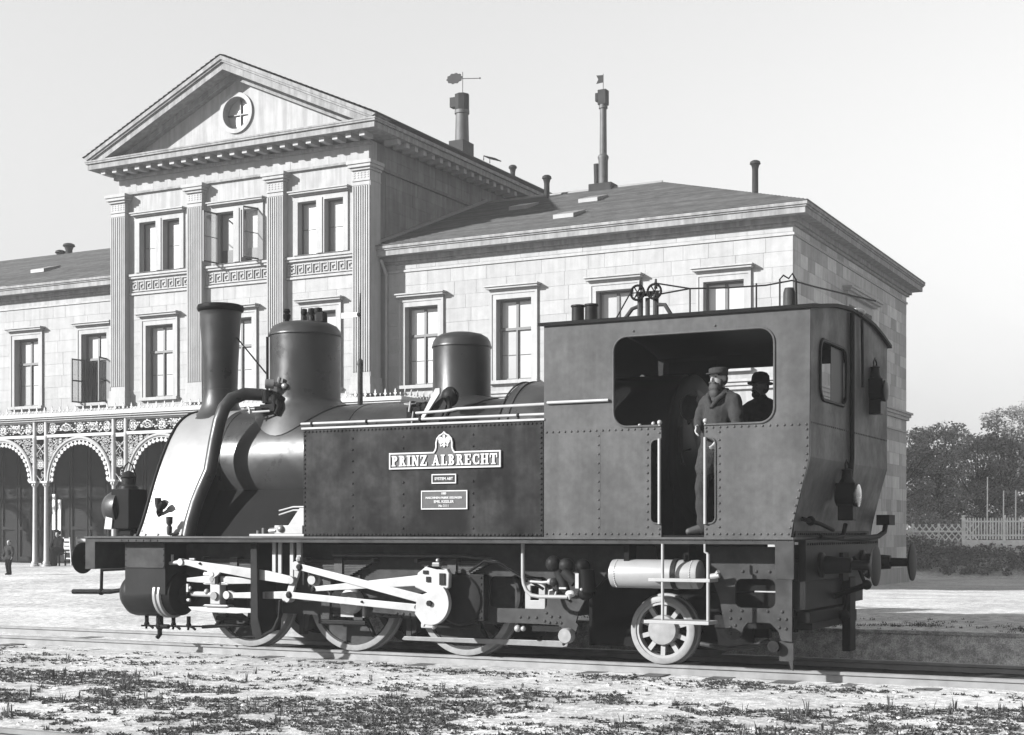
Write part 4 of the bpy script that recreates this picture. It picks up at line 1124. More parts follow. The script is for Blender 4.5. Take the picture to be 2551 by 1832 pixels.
# brackets seen through the frame opening
P(MB().plate(rect(-1.60, -1.35, .56, .86), [rect(-1.53, -1.43, .66, .82)], 'Y', -.9, -.86), 'inner_bracket', 'pale', bevel=.006)
P(MB().lathe((-2.0, -.86, .70), (0, -1, 0), [(.33, -.05), (.33, .02), (.30, .03), (.29, .0)], 36), 'inner_gear_rim', 'frame', smooth=40)
# --- pipe run under the running board
P(MB().tube([(-3.95, -1.22, 1.15), (-3.0, -1.22, 1.155), (-2.2, -1.22, 1.15), (-1.85, -1.22, 1.12), (-1.65, -1.2, 1.02), (-1.5, -1.15, .92), (-1.3, -1.1, .88)], .018, 8), 'feed_pipe', 'spring', smooth=60)
P(MB().tube([(-1.40, -1.35, 1.295), (-1.40, -1.35, .93), (-1.39, -1.35, .86), (-1.36, -1.35, .79), (-1.30, -1.35, .74), (-1.22, -1.35, .725), (-.88, -1.32, .725)], .022, 10), 'delivery_pipe', 'pale', smooth=60)
P(MB().tube([(-1.36, -1.3, .885), (-1.2, -1.3, .875), (-1.12, -1.3, .88)], .016, 8).ball((-1.10, -1.3, .885), .035, 8, 6), 'steam_pipe', 'pale', smooth=60)
P(MB().tube([(-2.1, -1.28, .98), (-1.9, -1.3, 1.10), (-1.7, -1.3, 1.08), (-1.2, -1.25, .80)], .016, 8), 'drain_pipe', 'black', smooth=60)
inj = P(MB().ball((-1.06, -1.30, 1.08), (.085, .08, .085), 14, 9).ball((-.92, -1.27, 1.06), (.09, .08, .08), 14, 9).cyl((-1.0, -1.3, 1.0), (-.90, -1.3, .78), .055, .045, 12).cyl((-.93, -1.3, 1.0), (-.80, -1.3, .88), .06, n=12).ball((-1.05, -1.3, .88), .05, 10, 7).cyl((-1.03, -1.3, .9), (-1.0, -1.3, .74), .025, n=8), 'injector', 'dark', smooth=50)
MB().ball((-.72, -1.28, 1.05), (.085, .08, .085), 14, 9).cyl((-.68, -1.28, 1.02), (-.66, -1.28, .78), .085, n=16).ball((-.70, -1.26, .76), (.09, .08, .07), 12, 8).build('injector_chamber', 'black', inj, smooth=50)
MB().box(-.775, -.735, -1.36, -1.32, .82, .98).ball((-.70, -1.36, .81), .018, 8, 5).ball((-.84, -1.34, .76), (.06, .03, .04), 10, 6).tube([(-.84, -1.36, .76), (-.84, -1.36, .70)], [.03, .006], 8).box(-.96, -.88, -1.37, -1.34, .81, .83).build('injector_handle', 'bright', inj, smooth=40)
MB().tube([(-1.10, -1.33, .72), (-1.09, -1.33, .79), (-1.05, -1.33, .80)], .012, 6).tube([(-1.03, -1.33, .71), (-1.01, -1.33, .78)], .012, 6).build('injector_link', 'pale', inj)
# --- brake gear
br = P(MB().plate([(-3.23, .165), (-3.20, .20), (-1.13, .215), (-1.09, .19), (-1.10, .155), (-1.16, .145), (-3.20, .155)], [(arc(-1.14, .18, .018, .018, 0, 330, 10))], 'Y', -.86, -.83), 'brake_pull_rod', 'steel', bevel=.003)
for x in (-3.16, -4.68):
    b = P(MB().plate([(x - .05, .17), (x + .02, .17), (x + .03, .5), (x - .02, .95), (x - .06, .95), (x - .05, .5)], [], 'Y', -.80, -.70).plate([(x + .04 + .0, .22), (x + .10, .25), (x + .13, .5), (x + .12, .8), (x + .05, .8), (x + .05, .5)], [], 'Y', -.82, -.70), 'brake_hanger', 'frame', bevel=.006)
P(MB().tube([(-6.05, -1.0, .235), (-5.7, -.98, .26), (-5.2, -.95, .28)], .022, 8).tube([(-5.85, -.98, .25), (-5.7, -.98, .40)], .03, 8), 'brake_link', 'black', smooth=50)
P(MB().tube([(-.4, -.6, .33), (.4, -.62, .38)], .03, 8).tube([(-.5, -.5, .22), (.3, -.5, .22)], .035, 8), 'truck_link', 'dark', smooth=50)
# --- air receiver under the cab
rc = P(MB().lathe((-.34, -1.33, .985), (1, 0, 0), [(.0, -.03), (.10, -.025), (.145, 0), (.15, .03), (.15, .93), (.145, .955), (.10, .965), (0, .965)], 32), 'air_receiver', 'receiver', smooth=35)
MB().lathe((.34, -1.33, .985), (1, 0, 0), [(.151, 0), (.162, 0), (.162, .05), (.151, .05)], 32, closed=True).build('strap', 'dark', rc, smooth=35)
rivets([(xx, -1.33 - .15 * math.cos(a), .985 + .15 * math.sin(a)) for xx in (-.28, .55) for a in [k * .16 - 1.1 for k in range(15)]], (0, -1, .3), .010, rc)
P(MB().box(-.2, -.14, -1.4, -1.2, 1.1, 1.3).box(.46, .52, -1.4, -1.2, 1.1, 1.3), 'receiver_bracket', 'black')
P(MB().cyl((.70, -1.33, .96), (.82, -1.33, .98), .03, n=10).cyl((.78, -1.33, .98), (.82, -1.36, 1.02), .02, n=8), 'receiver_cock', 'pale', smooth=40)
# --- steps
sp_ = P(MB().box(.16, .82, -1.62, -1.36, .915, .95), 'step', 'pale', bevel=.005)
MB().box(.12, .815, -1.64, -1.36, .49, .525).build('lower_tread', 'pale', sp_, bevel=.005)
MB().cyl((.31, -1.60, 1.30), (.31, -1.60, .53), .016, n=10).cyl((.795, -1.60, 1.20), (.795, -1.60, .53), .018, n=10).tube([(.76, -1.60, 1.30), (.76, -1.60, 1.22), (.795, -1.60, 1.20)], .012, 8).build('step_rod', 'pale', sp_, smooth=50)

# --- side tanks
for s in (-1, 1):
    y0, y1 = (YS, -.80) if s < 0 else (.86, YF)
    tk = P(MB().box(-4.14, -1.055, y0, y1, ZB + .001, 2.60), 'side_tank', 'tank', bevel=.012)
    if s < 0:
        rv_ = [(x, YS, 1.39) for x in lin(-4.11, -1.09, .050)] + [(x, YS, 2.575) for x in lin(-4.11, -1.09, .050)]
        rv_ += [(-4.115, YS, z) for z in lin(1.44, 2.53, .055)] + [(-1.085, YS, z) for z in lin(1.44, 2.53, .055)]
        rv_ += [(x, YS, z) for x in (-3.46, -2.79, -1.905) for z in lin(1.46, 2.48, .125) if not (-3.0 < x < -1.5 and 2.08 < z < 2.32)]
        rivets(rv_, (0, -1, 0), .015, tk)
        MB().box(-4.16, -1.04, YS - .012, -.78, 2.601, 2.625).build('top_angle', 'pale', tk, bevel=.004)
hr = P(MB().tube([(-4.20, YS + .05, 2.672), (-1.06, YS + .05, 2.672)], .017, 10), 'handrail', 'pale', smooth=60)
for x in (-4.05, -3.3, -2.6, -1.38):
    MB().cyl((x, YS + .05, 2.62), (x, YS + .05, 2.69), .014, n=8).ball((x, YS + .05, 2.672), .025, 8, 6).build('handrail_post', 'dark', hr, smooth=60)
P(MB().tube([(-3.85, -1.3, 2.655), (-3.4, -1.3, 2.65), (-3.1, -1.3, 2.64), (-2.7, -1.25, 2.64)], .014, 8).tube([(-3.6, -1.3, 2.60), (-3.6, -1.3, 2.68)], .012, 6).tube([(-3.3, -1.3, 2.60), (-3.3, -1.3, 2.68)], .012, 6), 'lubricator_pipe', 'dark', smooth=60)
P(MB().tube([(-2.95, -1.0, 2.79), (-2.5, -1.1, 2.79), (-2.3, -1.2, 2.80), (-1.05, -1.45, 2.785), (-1.0, YS - .02, 2.785), (-.30, YS - .02, 2.785)], .017, 10), 'reversing_rod', 'pale', smooth=60)
# --- name plate with crest
NY = YS - .004
u0, u1, z0, z1 = -2.96, -1.556, 2.118, 2.30
cx = -2.256
def plate_outline(g):
    """outline shrunk by g"""
    p = [(u0 + g, z0 + g), (u1 - g, z0 + g), (u1 - g, z1 - g), (cx + .135 - g * .6, z1 - g)]
    p += [(cx + .118 - g, z1 + .02 - g * .2), (cx + .108 - g, z1 + .05), (cx + .108 - g, z1 + .10), (cx + .095 - g, z1 + .15 - g * .3), (cx + .06 - g * .6, z1 + .185 - g * .7), (cx + .025 - g * .3, z1 + .20 - g * .8), (cx, z1 + .225 - g)]
    q = [(2 * cx - a, b) for a, b in reversed(p[3:-1])]
    return p + q + [(u0 + g, z1 - g)]
np_ = P(MB().plate(plate_outline(.006), [], 'Y', NY - .008, NY), 'name_plate', 'plate_bg')
MB().plate(plate_outline(0), [plate_outline(.016)], 'Y', NY - .022, NY + .001).build('border', 'brass', np_)
LET = {  # strokes on a cell of height 1; t = thick stem .24, thin .13
    'P': (.74, ['r .10 .34 0 1', 'r 0 .46 0 .11', 'r 0 .3 .89 1', 'a .36 .73 .30 .27 -90 90 .13 .2']),
    'R': (.80, ['r .10 .34 0 1', 'r 0 .44 0 .11', 'r 0 .3 .89 1', 'a .36 .73 .28 .27 -90 90 .13 .2', 'q .36 .50 .54 .50 .76 .08 .54 .08', 'r .52 .82 0 .11']),
    'I': (.46, ['r .11 .35 0 1', 'r 0 .46 0 .11', 'r 0 .46 .89 1']),
    'N': (.86, ['r .10 .24 0 1', 'r .62 .76 0 1', 'q .08 1 .34 1 .78 0 .56 0', 'r 0 .36 0 .11', 'r 0 .2 .89 1', 'r .50 .86 .89 1']),
    'Z': (.76, ['r .04 .74 .87 1', 'r .02 .76 0 .13', 'q .46 .9 .74 .9 .32 .1 .04 .1', 'r .04 .14 .66 .9', 'r .65 .76 .1 .36']),
    'A': (.90, ['q .10 0 .24 0 .47 1 .38 1', 'q .54 0 .82 0 .54 1 .34 1', 'r .22 .62 .28 .40', 'r 0 .32 0 .11', 'r .46 .92 0 .11']),
    'L': (.72, ['r .10 .34 0 1', 'r 0 .70 0 .12', 'r 0 .46 .89 1', 'r .60 .72 .1 .38']),
    'B': (.80, ['r .10 .34 0 1', 'r 0 .36 0 .11', 'r 0 .36 .89 1', 'a .36 .75 .27 .25 -90 90 .13 .2', 'a .36 .27 .32 .27 -90 90 .13 .22']),
    'E': (.76, ['r .10 .34 0 1', 'r 0 .72 0 .12', 'r 0 .70 .88 1', 'r .3 .56 .45 .56', 'r .62 .74 .1 .34', 'r .60 .71 .68 .9']),
    'C': (.80, ['a .43 .5 .40 .5 50 310 .14 .24', 'r .66 .77 .62 .98', 'r .66 .77 .05 .36']),
    'H': (.90, ['r .10 .33 0 1', 'r .57 .80 0 1', 'r .3 .6 .45 .56', 'r 0 .42 0 .11', 'r 0 .42 .89 1', 'r .48 .90 0 .11', 'r .48 .90 .89 1']),
    'T': (.80, ['r .28 .52 0 1', 'r .02 .78 .87 1', 'r .16 .64 0 .11', 'r .0 .11 .62 .9', 'r .69 .80 .62 .9']),
}
def letter(chh, x, z, h, y, depth):
    mb = MB(); w, st_ = LET[chh]
    for i, e in enumerate(st_):
        k = e.split(); v_ = [float(q) for q in k[1:]]; yy = y - depth - i * .0004
        if k[0] == 'r': mb.box(x + v_[0] * h, x + v_[1] * h, yy, y, z + v_[2] * h, z + v_[3] * h)
        elif k[0] == 'q': mb.plate([(x + v_[j] * h, z + v_[j + 1] * h) for j in (0, 2, 4, 6)], [], 'Y', yy, y)
        else:
            a = arc(v_[0], v_[1], v_[2], v_[3], v_[4], v_[5], 10)
            th_, ts = v_[6], v_[7]
            b = arc(v_[0], v_[1], v_[2] - ts, v_[3] - th_, v_[5], v_[4], 10)
            mb.plate([(x + p * h, z + q * h) for p, q in a + b], [], 'Y', yy, y)
    return mb, w * h
h = .117
tw = sum(LET[c][0] * h + .012 for c in 'PRINZALBRECHT') + .055
sc_ = (u1 - u0 - .062) / tw
xx = u0 + .031
for c in 'PRINZ ALBRECHT':
    if c == ' ': xx += .055 * sc_; continue
    mb, wd_ = letter(c, 0, 0, h, 0, .012)
    for i, p in enumerate(mb.v): mb.v[i] = (p[0] * sc_ + xx, p[1] + NY - .007, p[2] + z0 + .033)
    mb.build('letter', 'brass', np_)
    xx += (wd_ + .012) * sc_
# eagle: body, head with crown, spread wings, legs, tail
eg = MB()
ez0 = 2.345
def mir(pts): return pts + [(-a, b) for a, b in reversed(pts)]
eg.plate([(cx + a, ez0 + b) for a, b in mir([(0, .0), (.012, .012), (.02, .03), (.012, .045), (.02, .07), (.016, .105)])], [], 'Y', NY - .02, NY - .007)
for s_ in (-1, 1):
    eg.plate([(cx + s_ * a, ez0 + b) for a, b in [(.014, .06), (.03, .045), (.05, .035), (.058, .05), (.07, .06), (.068, .08), (.078, .10), (.070, .115), (.062, .135), (.045, .12), (.03, .115), (.018, .105)]], [], 'Y', NY - .017, NY - .007)
    eg.plate([(cx + s_ * a, ez0 + b) for a, b in [(.012, .045), (.03, .03), (.05, .035), (.052, .02), (.038, .008), (.034, .02), (.01, .03)]], [], 'Y', NY - .016, NY - .007)
eg.plate([(cx + a, ez0 + b) for a, b in [(-.012, .103), (.012, .103), (.014, .125), (.008, .14), (-.008, .14), (-.022, .128), (-.014, .12)]], [], 'Y', NY - .019, NY - .007)
eg.box(cx - .012, cx + .012, NY - .018, NY - .007, .1445 + ez0, .156 + ez0)
eg.build('eagle_crest', 'brass', np_)
def small_text(body, size, x, z, parent, m='brass'):
    cu = bpy.data.curves.new('txt', 'FONT'); cu.body = body; cu.size = size; cu.align_x = 'CENTER'; cu.align_y = 'CENTER'; cu.extrude = .002; cu.resolution_u = 3; cu.offset = .0012
    ob = bpy.data.objects.new('txt', cu); COL.objects.link(ob)
    dg = bpy.context.evaluated_depsgraph_get()
    me = bpy.data.meshes.new_from_object(ob.evaluated_get(dg))
    bpy.data.objects.remove(ob, do_unlink=True)
    me.materials.clear(); me.materials.append(M[m])
    return inst('inscription', me, parent, (x, NY - .013, z), (R(90), 0, 0))
p1_ = P(MB().box(-2.412, -2.112, NY - .008, NY, 1.955, 2.052), 'system_plate', 'frame')
MB().plate(rect(-2.416, -2.108, 1.951, 2.056), [rect(-2.404, -2.120, 1.963, 2.044)], 'Y', NY - .014, NY + .001).build('border', 'brass', p1_)
small_text('SYSTEM ABT', .042, -2.262, 2.003, p1_)
p2_ = P(MB().box(-2.546, -1.972, NY - .008, NY, 1.672, 1.872), 'maker_plate', 'plate_bg')
MB().plate(rect(-2.55, -1.968, 1.668, 1.876), [rect(-2.538, -1.980, 1.680, 1.864)], 'Y', NY - .014, NY + .001).build('border', 'brass', p2_)
small_text('1885', .034, -2.262, 1.842, p2_); small_text('MASCHINEN-FABRIK ESSLINGEN', .032, -2.262, 1.795, p2_); small_text('EMIL KESSLER', .042, -2.262, 1.752, p2_); small_text('No 2111', .036, -2.262, 1.706, p2_)

# --- cab
out = [(-1.05, ZB), (.276, ZB), (.276, 1.505)]
out += arc(.222, 1.565, .060, .060, 270, 180, 5) + arc(.222, 2.304, .060, .060, 180, 90, 5) + [(.276, 2.364), (.276, 2.503)]
out += arc(-.10, 2.653, .15, .15, 270, 180, 7) + arc(-.10, 3.284, .15, .15, 180, 90, 7)
out += arc(1.312, 3.284, .15, .15, 90, 0, 7) + arc(1.312, 2.647, .15, .15, 0, -90, 7)
out += [(.736, 2.497), (.736, 2.364)] + arc(.796, 2.304, .060, .060, 90, 0, 5) + arc(.796, 1.565, .060, .060, 0, -90, 5) + [(.736, 1.505), (.736, ZB)]
body = [(1.625, ZB), (1.655, 1.54), (1.81, 2.15), (1.82, 3.60), (-1.05, 3.60)]
cs = P(MB().plate(out + body, [], 'Y', YS, YS + .012), 'cab_side', 'cab')
rv_ = [(x, YS, 1.40) for x in lin(-1.02, .25, .073)] + [(x, YS, 1.40) for x in lin(.76, 1.60, .073)]
rv_ += [(x, YS, 2.475) for x in lin(-1.02, .27, .073)] + [(x, YS, 2.468) for x in lin(.755, 1.78, .073)]
rv_ += [(.125, YS, z) for z in lin(1.47, 2.42, .078)] + [(.895, YS, z) for z in lin(1.47, 2.42, .078)]
rv_ += [(1.785, YS, z) for z in lin(2.18, 2.42, .075)] + [(1.785 - (2.15 - z) * .24, YS, z) for z in lin(1.46, 2.12, .075)]
rv_ += [(-.42, YS, z) for z in lin(1.47, 2.42, .098)] + [(.255, YS, 2.43), (.255, YS, 1.45), (.757, YS, 1.45), (.757, YS, 2.43), (-.03, YS, 3.485), (.85, YS, 3.485)]
rivets(rv_, (0, -1, 0), .0145, cs)
MB().plate([(-.40, 1.44), (-.44, 1.44), (-.44, 2.45), (-.40, 2.45)], [], 'Y', YS - .0015, YS + .001).build('lap_strip', 'cab', cs)
bead = [(-.25, 2.66)] + arc(-.10, 3.284, .15, .15, 180, 90, 7) + arc(1.312, 3.284, .15, .15, 90, 0, 7) + arc(1.312, 2.647, .15, .15, 0, -90, 7) + [(.736, 2.497)]
MB().tube([(a, YS - .004, b) for a, b in bead], .012, 6).tube([(a, YS - .004, b) for a, b in [(.276, 2.503)] + arc(-.10, 2.653, .15, .15, 270, 180, 7) + [(-.25, 2.66)]], .012, 6).tube([(a, YS - .004, b) for a, b in [(.736, 2.364)] + arc(.796, 2.304, .060, .060, 90, 0, 5) + arc(.796, 1.565, .060, .060, 0, -90, 5) + [(.736, 1.505)]], .010, 6).tube([(a, YS - .004, b) for a, b in [(.276, 1.505)] + arc(.222, 1.565, .060, .060, 270, 180, 5) + arc(.222, 2.304, .060, .060, 180, 90, 5) + [(.276, 2.364)]], .010, 6).build('window_bead', 'cab', cs, smooth=60)
for x in (.262, .752):
    MB().cyl((x, YS - .02, 1.50), (x, YS - .02, 2.37), .017, n=10).ball((x, YS - .01, 2.535), .026, 10, 7).cyl((x, YS - .01, 2.50), (x, YS - .01, 2.535), .012, n=8).build('door_rail', 'pale', cs, smooth=60)
MB().ball((.0, YS + .1, 2.52), .02, 8, 6).ball((.17, YS + .05, 2.53), .022, 8, 6).build('sill_knob', 'pale', cs, smooth=60)
# far side, front sheet, floor, rear sheet
fs = [(a, b) for a, b in rr(-.25, 1.462, 2.50, 3.434, .15)]
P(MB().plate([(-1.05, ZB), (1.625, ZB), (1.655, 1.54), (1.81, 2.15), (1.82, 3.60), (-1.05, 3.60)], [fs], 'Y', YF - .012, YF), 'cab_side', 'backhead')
MB().box(-.9, -.27, YF - .03, YF - .014, 1.5, 3.55).build('added_dark_panel', 'black', lo.children[-1])  # black panel added to keep the cab interior dark
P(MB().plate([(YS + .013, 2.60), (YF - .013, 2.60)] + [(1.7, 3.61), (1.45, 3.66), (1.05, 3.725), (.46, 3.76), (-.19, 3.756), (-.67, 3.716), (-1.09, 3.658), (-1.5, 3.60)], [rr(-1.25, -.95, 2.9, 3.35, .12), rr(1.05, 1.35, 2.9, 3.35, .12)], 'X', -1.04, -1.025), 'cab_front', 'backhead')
P(MB().box(-1.0, 1.6, YS + .02, YF - .02, ZB + .001, ZB + .02), 'cab_floor', 'black')
top_arc = [(1.77, 3.60), (1.45, 3.665), (1.05, 3.73), (.8, 3.748), (.46, 3.764), (.15, 3.77), (-.19, 3.76), (-.67, 3.72), (-1.09, 3.662), (-1.3, 3.63), (-1.54, 3.60)]
rs = P(MB().plate([(-1.545, 2.15), (1.775, 2.15)] + top_arc, [rr(-1.22, -.18, 2.74, 3.34, .14, 6)], 'X', 1.808, 1.82), 'cab_rear', 'cab')
s2 = MB().add([(1.82, -1.547, 2.15), (1.82, 1.777, 2.15), (1.66, 1.72, 1.54), (1.64, 1.70, ZB), (1.64, -1.52, ZB), (1.66, -1.54, 1.54), (1.60, -1.547, 2.15), (1.60, 1.777, 2.15), (1.5, 1.70, ZB), (1.5, -1.52, ZB)],
              [(0, 1, 2, 5), (5, 2, 3, 4), (6, 9, 8, 7), (0, 6, 7, 1), (4, 3, 8, 9), (0, 5, 4, 9, 6), (1, 7, 8, 3, 2)])
P(s2, 'bunker_back', 'cab')
rivets([(1.82, y, 2.49) for y in lin(-1.5, 1.72, .075)], (1, 0, 0), .011, rs)
P(MB().box(1.0, 1.6, YS + .03, YF - .03, ZB + .02, 2.15), 'coal_bunker', 'black')
MB().tube([(1.826, y, z) for y, z in rr(-1.22, -.18, 2.74, 3.34, .14, 6)], .02, 6, closed=True).build('window_rim', 'dark', rs, smooth=60)
MB().box(1.80, 1.806, -.72, -.20, 2.76, 3.32).build('sliding_shutter', 'backhead', rs)
# roof: shallow arch with thick dark edge
RP = [(YS - .03, 3.598), (-1.3, 3.632), (-1.09, 3.664), (-.67, 3.722), (-.19, 3.762), (.15, 3.772), (.46, 3.766), (.8, 3.75), (1.05, 3.731), (1.45, 3.668), (YF + .08, 3.585)]
prof = RP + [(y, z + .036) for y, z in reversed(RP)]
rf_ = P(MB().plate(prof, [], 'X', -1.11, 1.86), 'cab_roof', 'black', smooth=30)
# end trim, handrail and pipe on the rear sheet
P(MB().tube([(1.85, -.02, 3.75), (1.85, -.02, 3.0), (1.85, -.03, 2.2), (1.83, -.03, 1.95)], .028, 8).tube([(1.85, .42, 3.74), (1.85, .46, 3.0)], .016, 8), 'rear_pipe', 'dark', smooth=60)
P(MB().tube([(1.83, .18, 3.81), (1.87, .30, 3.82), (1.87, .42, 3.81), (1.83, .45, 3.79)], .022, 8).ball((1.85, .35, 3.82), (.05, .10, .025), 10, 6), 'roof_clip', 'pale', smooth=50)
# things on the roof: vent stubs, rope pulleys, bell
for x in (-1.36, -1.19):
    P(MB().lathe((x, 0, 3.79), (0, 0, 1), [(.075, 0), (.072, .24), (.085, .25), (.08, .27), (0, .275)], 14), 'roof_vent', 'dark', smooth=40)
P(MB().lathe((-1.27, 0, 3.79), (0, 0, 1), [(.03, 0), (.03, .08), (0, .1)], 8), 'roof_vent', 'dark', smooth=40)
pu = P(MB().tube([(-.58, 0, 4.14), (-.58, 0, 3.79)], .035, 8).tube([(-.39, 0, 4.13), (-.39, 0, 3.79)], .035, 8).cyl((-.62, 0, 4.13), (-.36, 0, 4.13), .03, n=8).tube([(-.49, 0, 4.08), (-.49, 0, 3.79)], .028, 8).tube([(-.82, 0, 3.80), (-.68, 0, 3.97), (-.58, 0, 4.0)], .024, 8).tube([(-.16, 0, 3.80), (-.28, 0, 3.99), (-.39, 0, 4.0)], .024, 8).cyl((-.58, 0, 4.18), (-.58, 0, 4.29), .022, .012, 8).cyl((-.39, 0, 4.18), (-.39, 0, 4.29), .022, .012, 8), 'pulley_stand', 'frame', smooth=50)
for x in (-.59, -.385):
    b = MB().tube([(x + .082 * math.cos(2 * math.pi * i / 20), -.06, 4.14 + .082 * math.sin(2 * math.pi * i / 20)) for i in range(20)], .014, 6, closed=True)
    for k in range(3): b.bar((x - .08 * math.cos(k * 1.05), -.06, 4.14 - .08 * math.sin(k * 1.05)), (x + .08 * math.cos(k * 1.05), -.06, 4.14 + .08 * math.sin(k * 1.05)), .012, .012)
    b.build('pulley_wheel', 'black', pu, smooth=60)
P(MB().tube([(-.66, -.06, 4.17), (-.90, -.06, 3.79)], .009, 6).tube([(-.385, -.06, 4.235), (.02, 0, 4.15), (.5, 0, 4.125), (.9, 0, 4.12), (1.19, 0, 4.15), (1.45, 0, 4.06), (1.8, 0, 3.95), (2.1, 0, 3.86)], .009, 6).tube([(-.36, -.06, 4.10), (.02, 0, 4.15)], .009, 6), 'signal_cord', 'dark', smooth=60)
for x in (.02, .79): P(MB().cyl((x, 0, 3.79), (x, 0, 4.15), .010, n=6), 'cord_post', 'dark')
bl = P(MB().lathe((1.16, 0, 3.80), (0, 0, 1), [(.12, 0), (.12, .025), (.07, .03), (.065, .22), (.05, .27), (0, .275)], 16), 'roof_bell', 'frame', smooth=40)
MB().tube([(1.06, -.02, 3.80), (1.06, -.02, 4.17), (1.10, -.02, 4.21), (1.16, -.02, 4.17), (1.20, -.02, 4.22), (1.24, -.02, 4.15), (1.25, -.02, 3.80)], .011, 6).build('bell_guard', 'dark', bl, smooth=60)

# --- boiler, smokebox, firebox
BZ = 2.31
bo = P(MB().lathe((-6.24, 0, BZ), (1, 0, 0), [(.70, 0), (.70, 4.42)], 64), 'boiler_barrel', 'boiler', smooth=40)
for x in (-6.08, -4.25, -3.35): MB().lathe((x, 0, BZ), (1, 0, 0), [(.70, 0), (.7065, .0), (.7065, .06), (.70, .06)], 64).build('boiler_band', 'boiler', bo, smooth=40)
fb = P(MB().lathe((-2.05, 0, BZ), (1, 0, 0), [(.70, 0), (.80, .03), (.86, .05), (.875, .08), (.875, 1.02), (.6, 1.02)], 64), 'firebox', 'boiler', smooth=35)
MB().lathe((-1.02, 0, BZ), (1, 0, 0), [(.874, 0), (.874, 1.02), (.84, 1.10), (.70, 1.13), (0, 1.13)], 64).build('backhead', 'backhead', fb, smooth=35)
MB().tube([(-2.0, .878 * math.cos(a), BZ + .878 * math.sin(a)) for a in [math.pi * k / 40 for k in range(41)]], .012, 6).tube([(-1.88, .88 * math.cos(a), BZ + .88 * math.sin(a)) for a in [math.pi * k / 40 for k in range(41)]], .008, 6).build('firebox_flange', 'frame', fb, smooth=60)
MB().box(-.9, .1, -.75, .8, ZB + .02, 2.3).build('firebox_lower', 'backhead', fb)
MB().lathe((.06, 0, BZ), (1, 0, 0), [(.80, 0), (.872, .0), (.872, .03), (.80, .05)], 48).build('backhead_rim', 'dark', fb, smooth=40)
MB().tube([(.12, -.6, 2.55), (.14, -.62, 2.25), (.2, -.7, 2.15)], .02, 8).tube([(.12, -.4, 2.8), (.16, -.42, 2.6), (.2, -.5, 2.62)], .018, 8).tube([(.2, -.75, 2.55), (.2, -.75, 2.28), (.32, -.8, 2.30)], .016, 8).lathe((.12, -.1, 2.85), (1, 0, 0), [(.09, 0), (.09, .04), (0, .04)], 16).lathe((.25, -.72, 2.75), (1, -.4, 0), [(.13, 0), (.14, .02), (.13, .04)], 20).build('backhead_fittings', 'frame', fb, smooth=60)
# smokebox: round top flaring straight down to the running board
sbp = [(-.708 * math.sin(R(t)), 2.306 + .708 * math.cos(R(t))) for t in range(0, 57, 7)] + [(-.655, 2.61), (-.72, 2.50), (-.79, 2.375), (-.86, 2.24), (-.925, 2.10), (-.985, 1.96), (-1.045, 1.81), (-1.105, 1.665), (-1.165, 1.53), (-1.22, 1.43), (-1.255, ZB + .001)]
half = sbp + []
prof = half + [(-y, z) for y, z in reversed(half)][:-1]
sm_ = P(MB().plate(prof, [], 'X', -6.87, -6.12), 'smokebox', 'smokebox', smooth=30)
MB().plate([(y * .985, ZB + .002 + (z - ZB) * .985) for y, z in prof], [], 'X', -6.1195, -6.10).build('rear_plate', 'black', sm_)
P(MB().plate([(-.95, ZB + .001), (.95, ZB + .001), (.6, 1.95), (-.6, 1.95)], [], 'X', -6.095, -4.16), 'boiler_saddle', 'black')
edge = [(-6.875, y, z) for y, z in half] 
MB().tube(edge + [(-6.875, -1.30, ZB + .01)], .022, 8).build('front_angle', 'dark', sm_, smooth=60)
sv = []
for y, z in half[6:-1:1]: sv.append((-6.83, y - .0, z))
rivets(sv[-5:], (0, -1, .3), .014, sm_)
rivets([(x, -1.252, ZB + .02) for x in (-6.75, -6.55, -6.35)], (0, -1, .3), .016, sm_)
P(MB().lathe((-6.88, 0, 2.20), (-1, 0, 0), [(.58, 0), (.58, .02), (.50, .06), (.3, .10), (.0, .12)], 40), 'smokebox_door', 'boiler', smooth=35)
# chimney
chm = P(MB().lathe((-6.56, 0, 2.88), (0, 0, 1), [(.42, -.06), (.40, .02), (.345, .06), (.285, .13), (.245, .22), (.228, .32), (.222, .42), (.226, .5), (.235, .8), (.252, 1.1), (.268, 1.38), (.275, 1.45), (.295, 1.47), (.302, 1.50), (.298, 1.53), (.27, 1.545), (.24, 1.53), (.20, .6)], 40, caps=False), 'chimney', 'boiler', smooth=50)
MB().lathe((-6.56, 0, 4.33), (0, 0, 1), [(.277, 0), (.303, .02), (.308, .05), (.300, .085), (.272, .096)], 40).build('rim', 'black', chm, smooth=50)
MB().lathe((-6.56, 0, 3.30), (0, 0, 1), [(.223, 0), (.2275, .0), (.2275, .02), (.223, .02)], 40).build('band', 'boiler', chm, smooth=50)
rivets([(-6.56 + .39 * math.cos(a), .39 * math.sin(a), 2.90 if abs(math.sin(a)) < .3 else 2.87) for a in [k * math.pi / 6 for k in range(12)]], (0, -.3, 1), .022, chm)
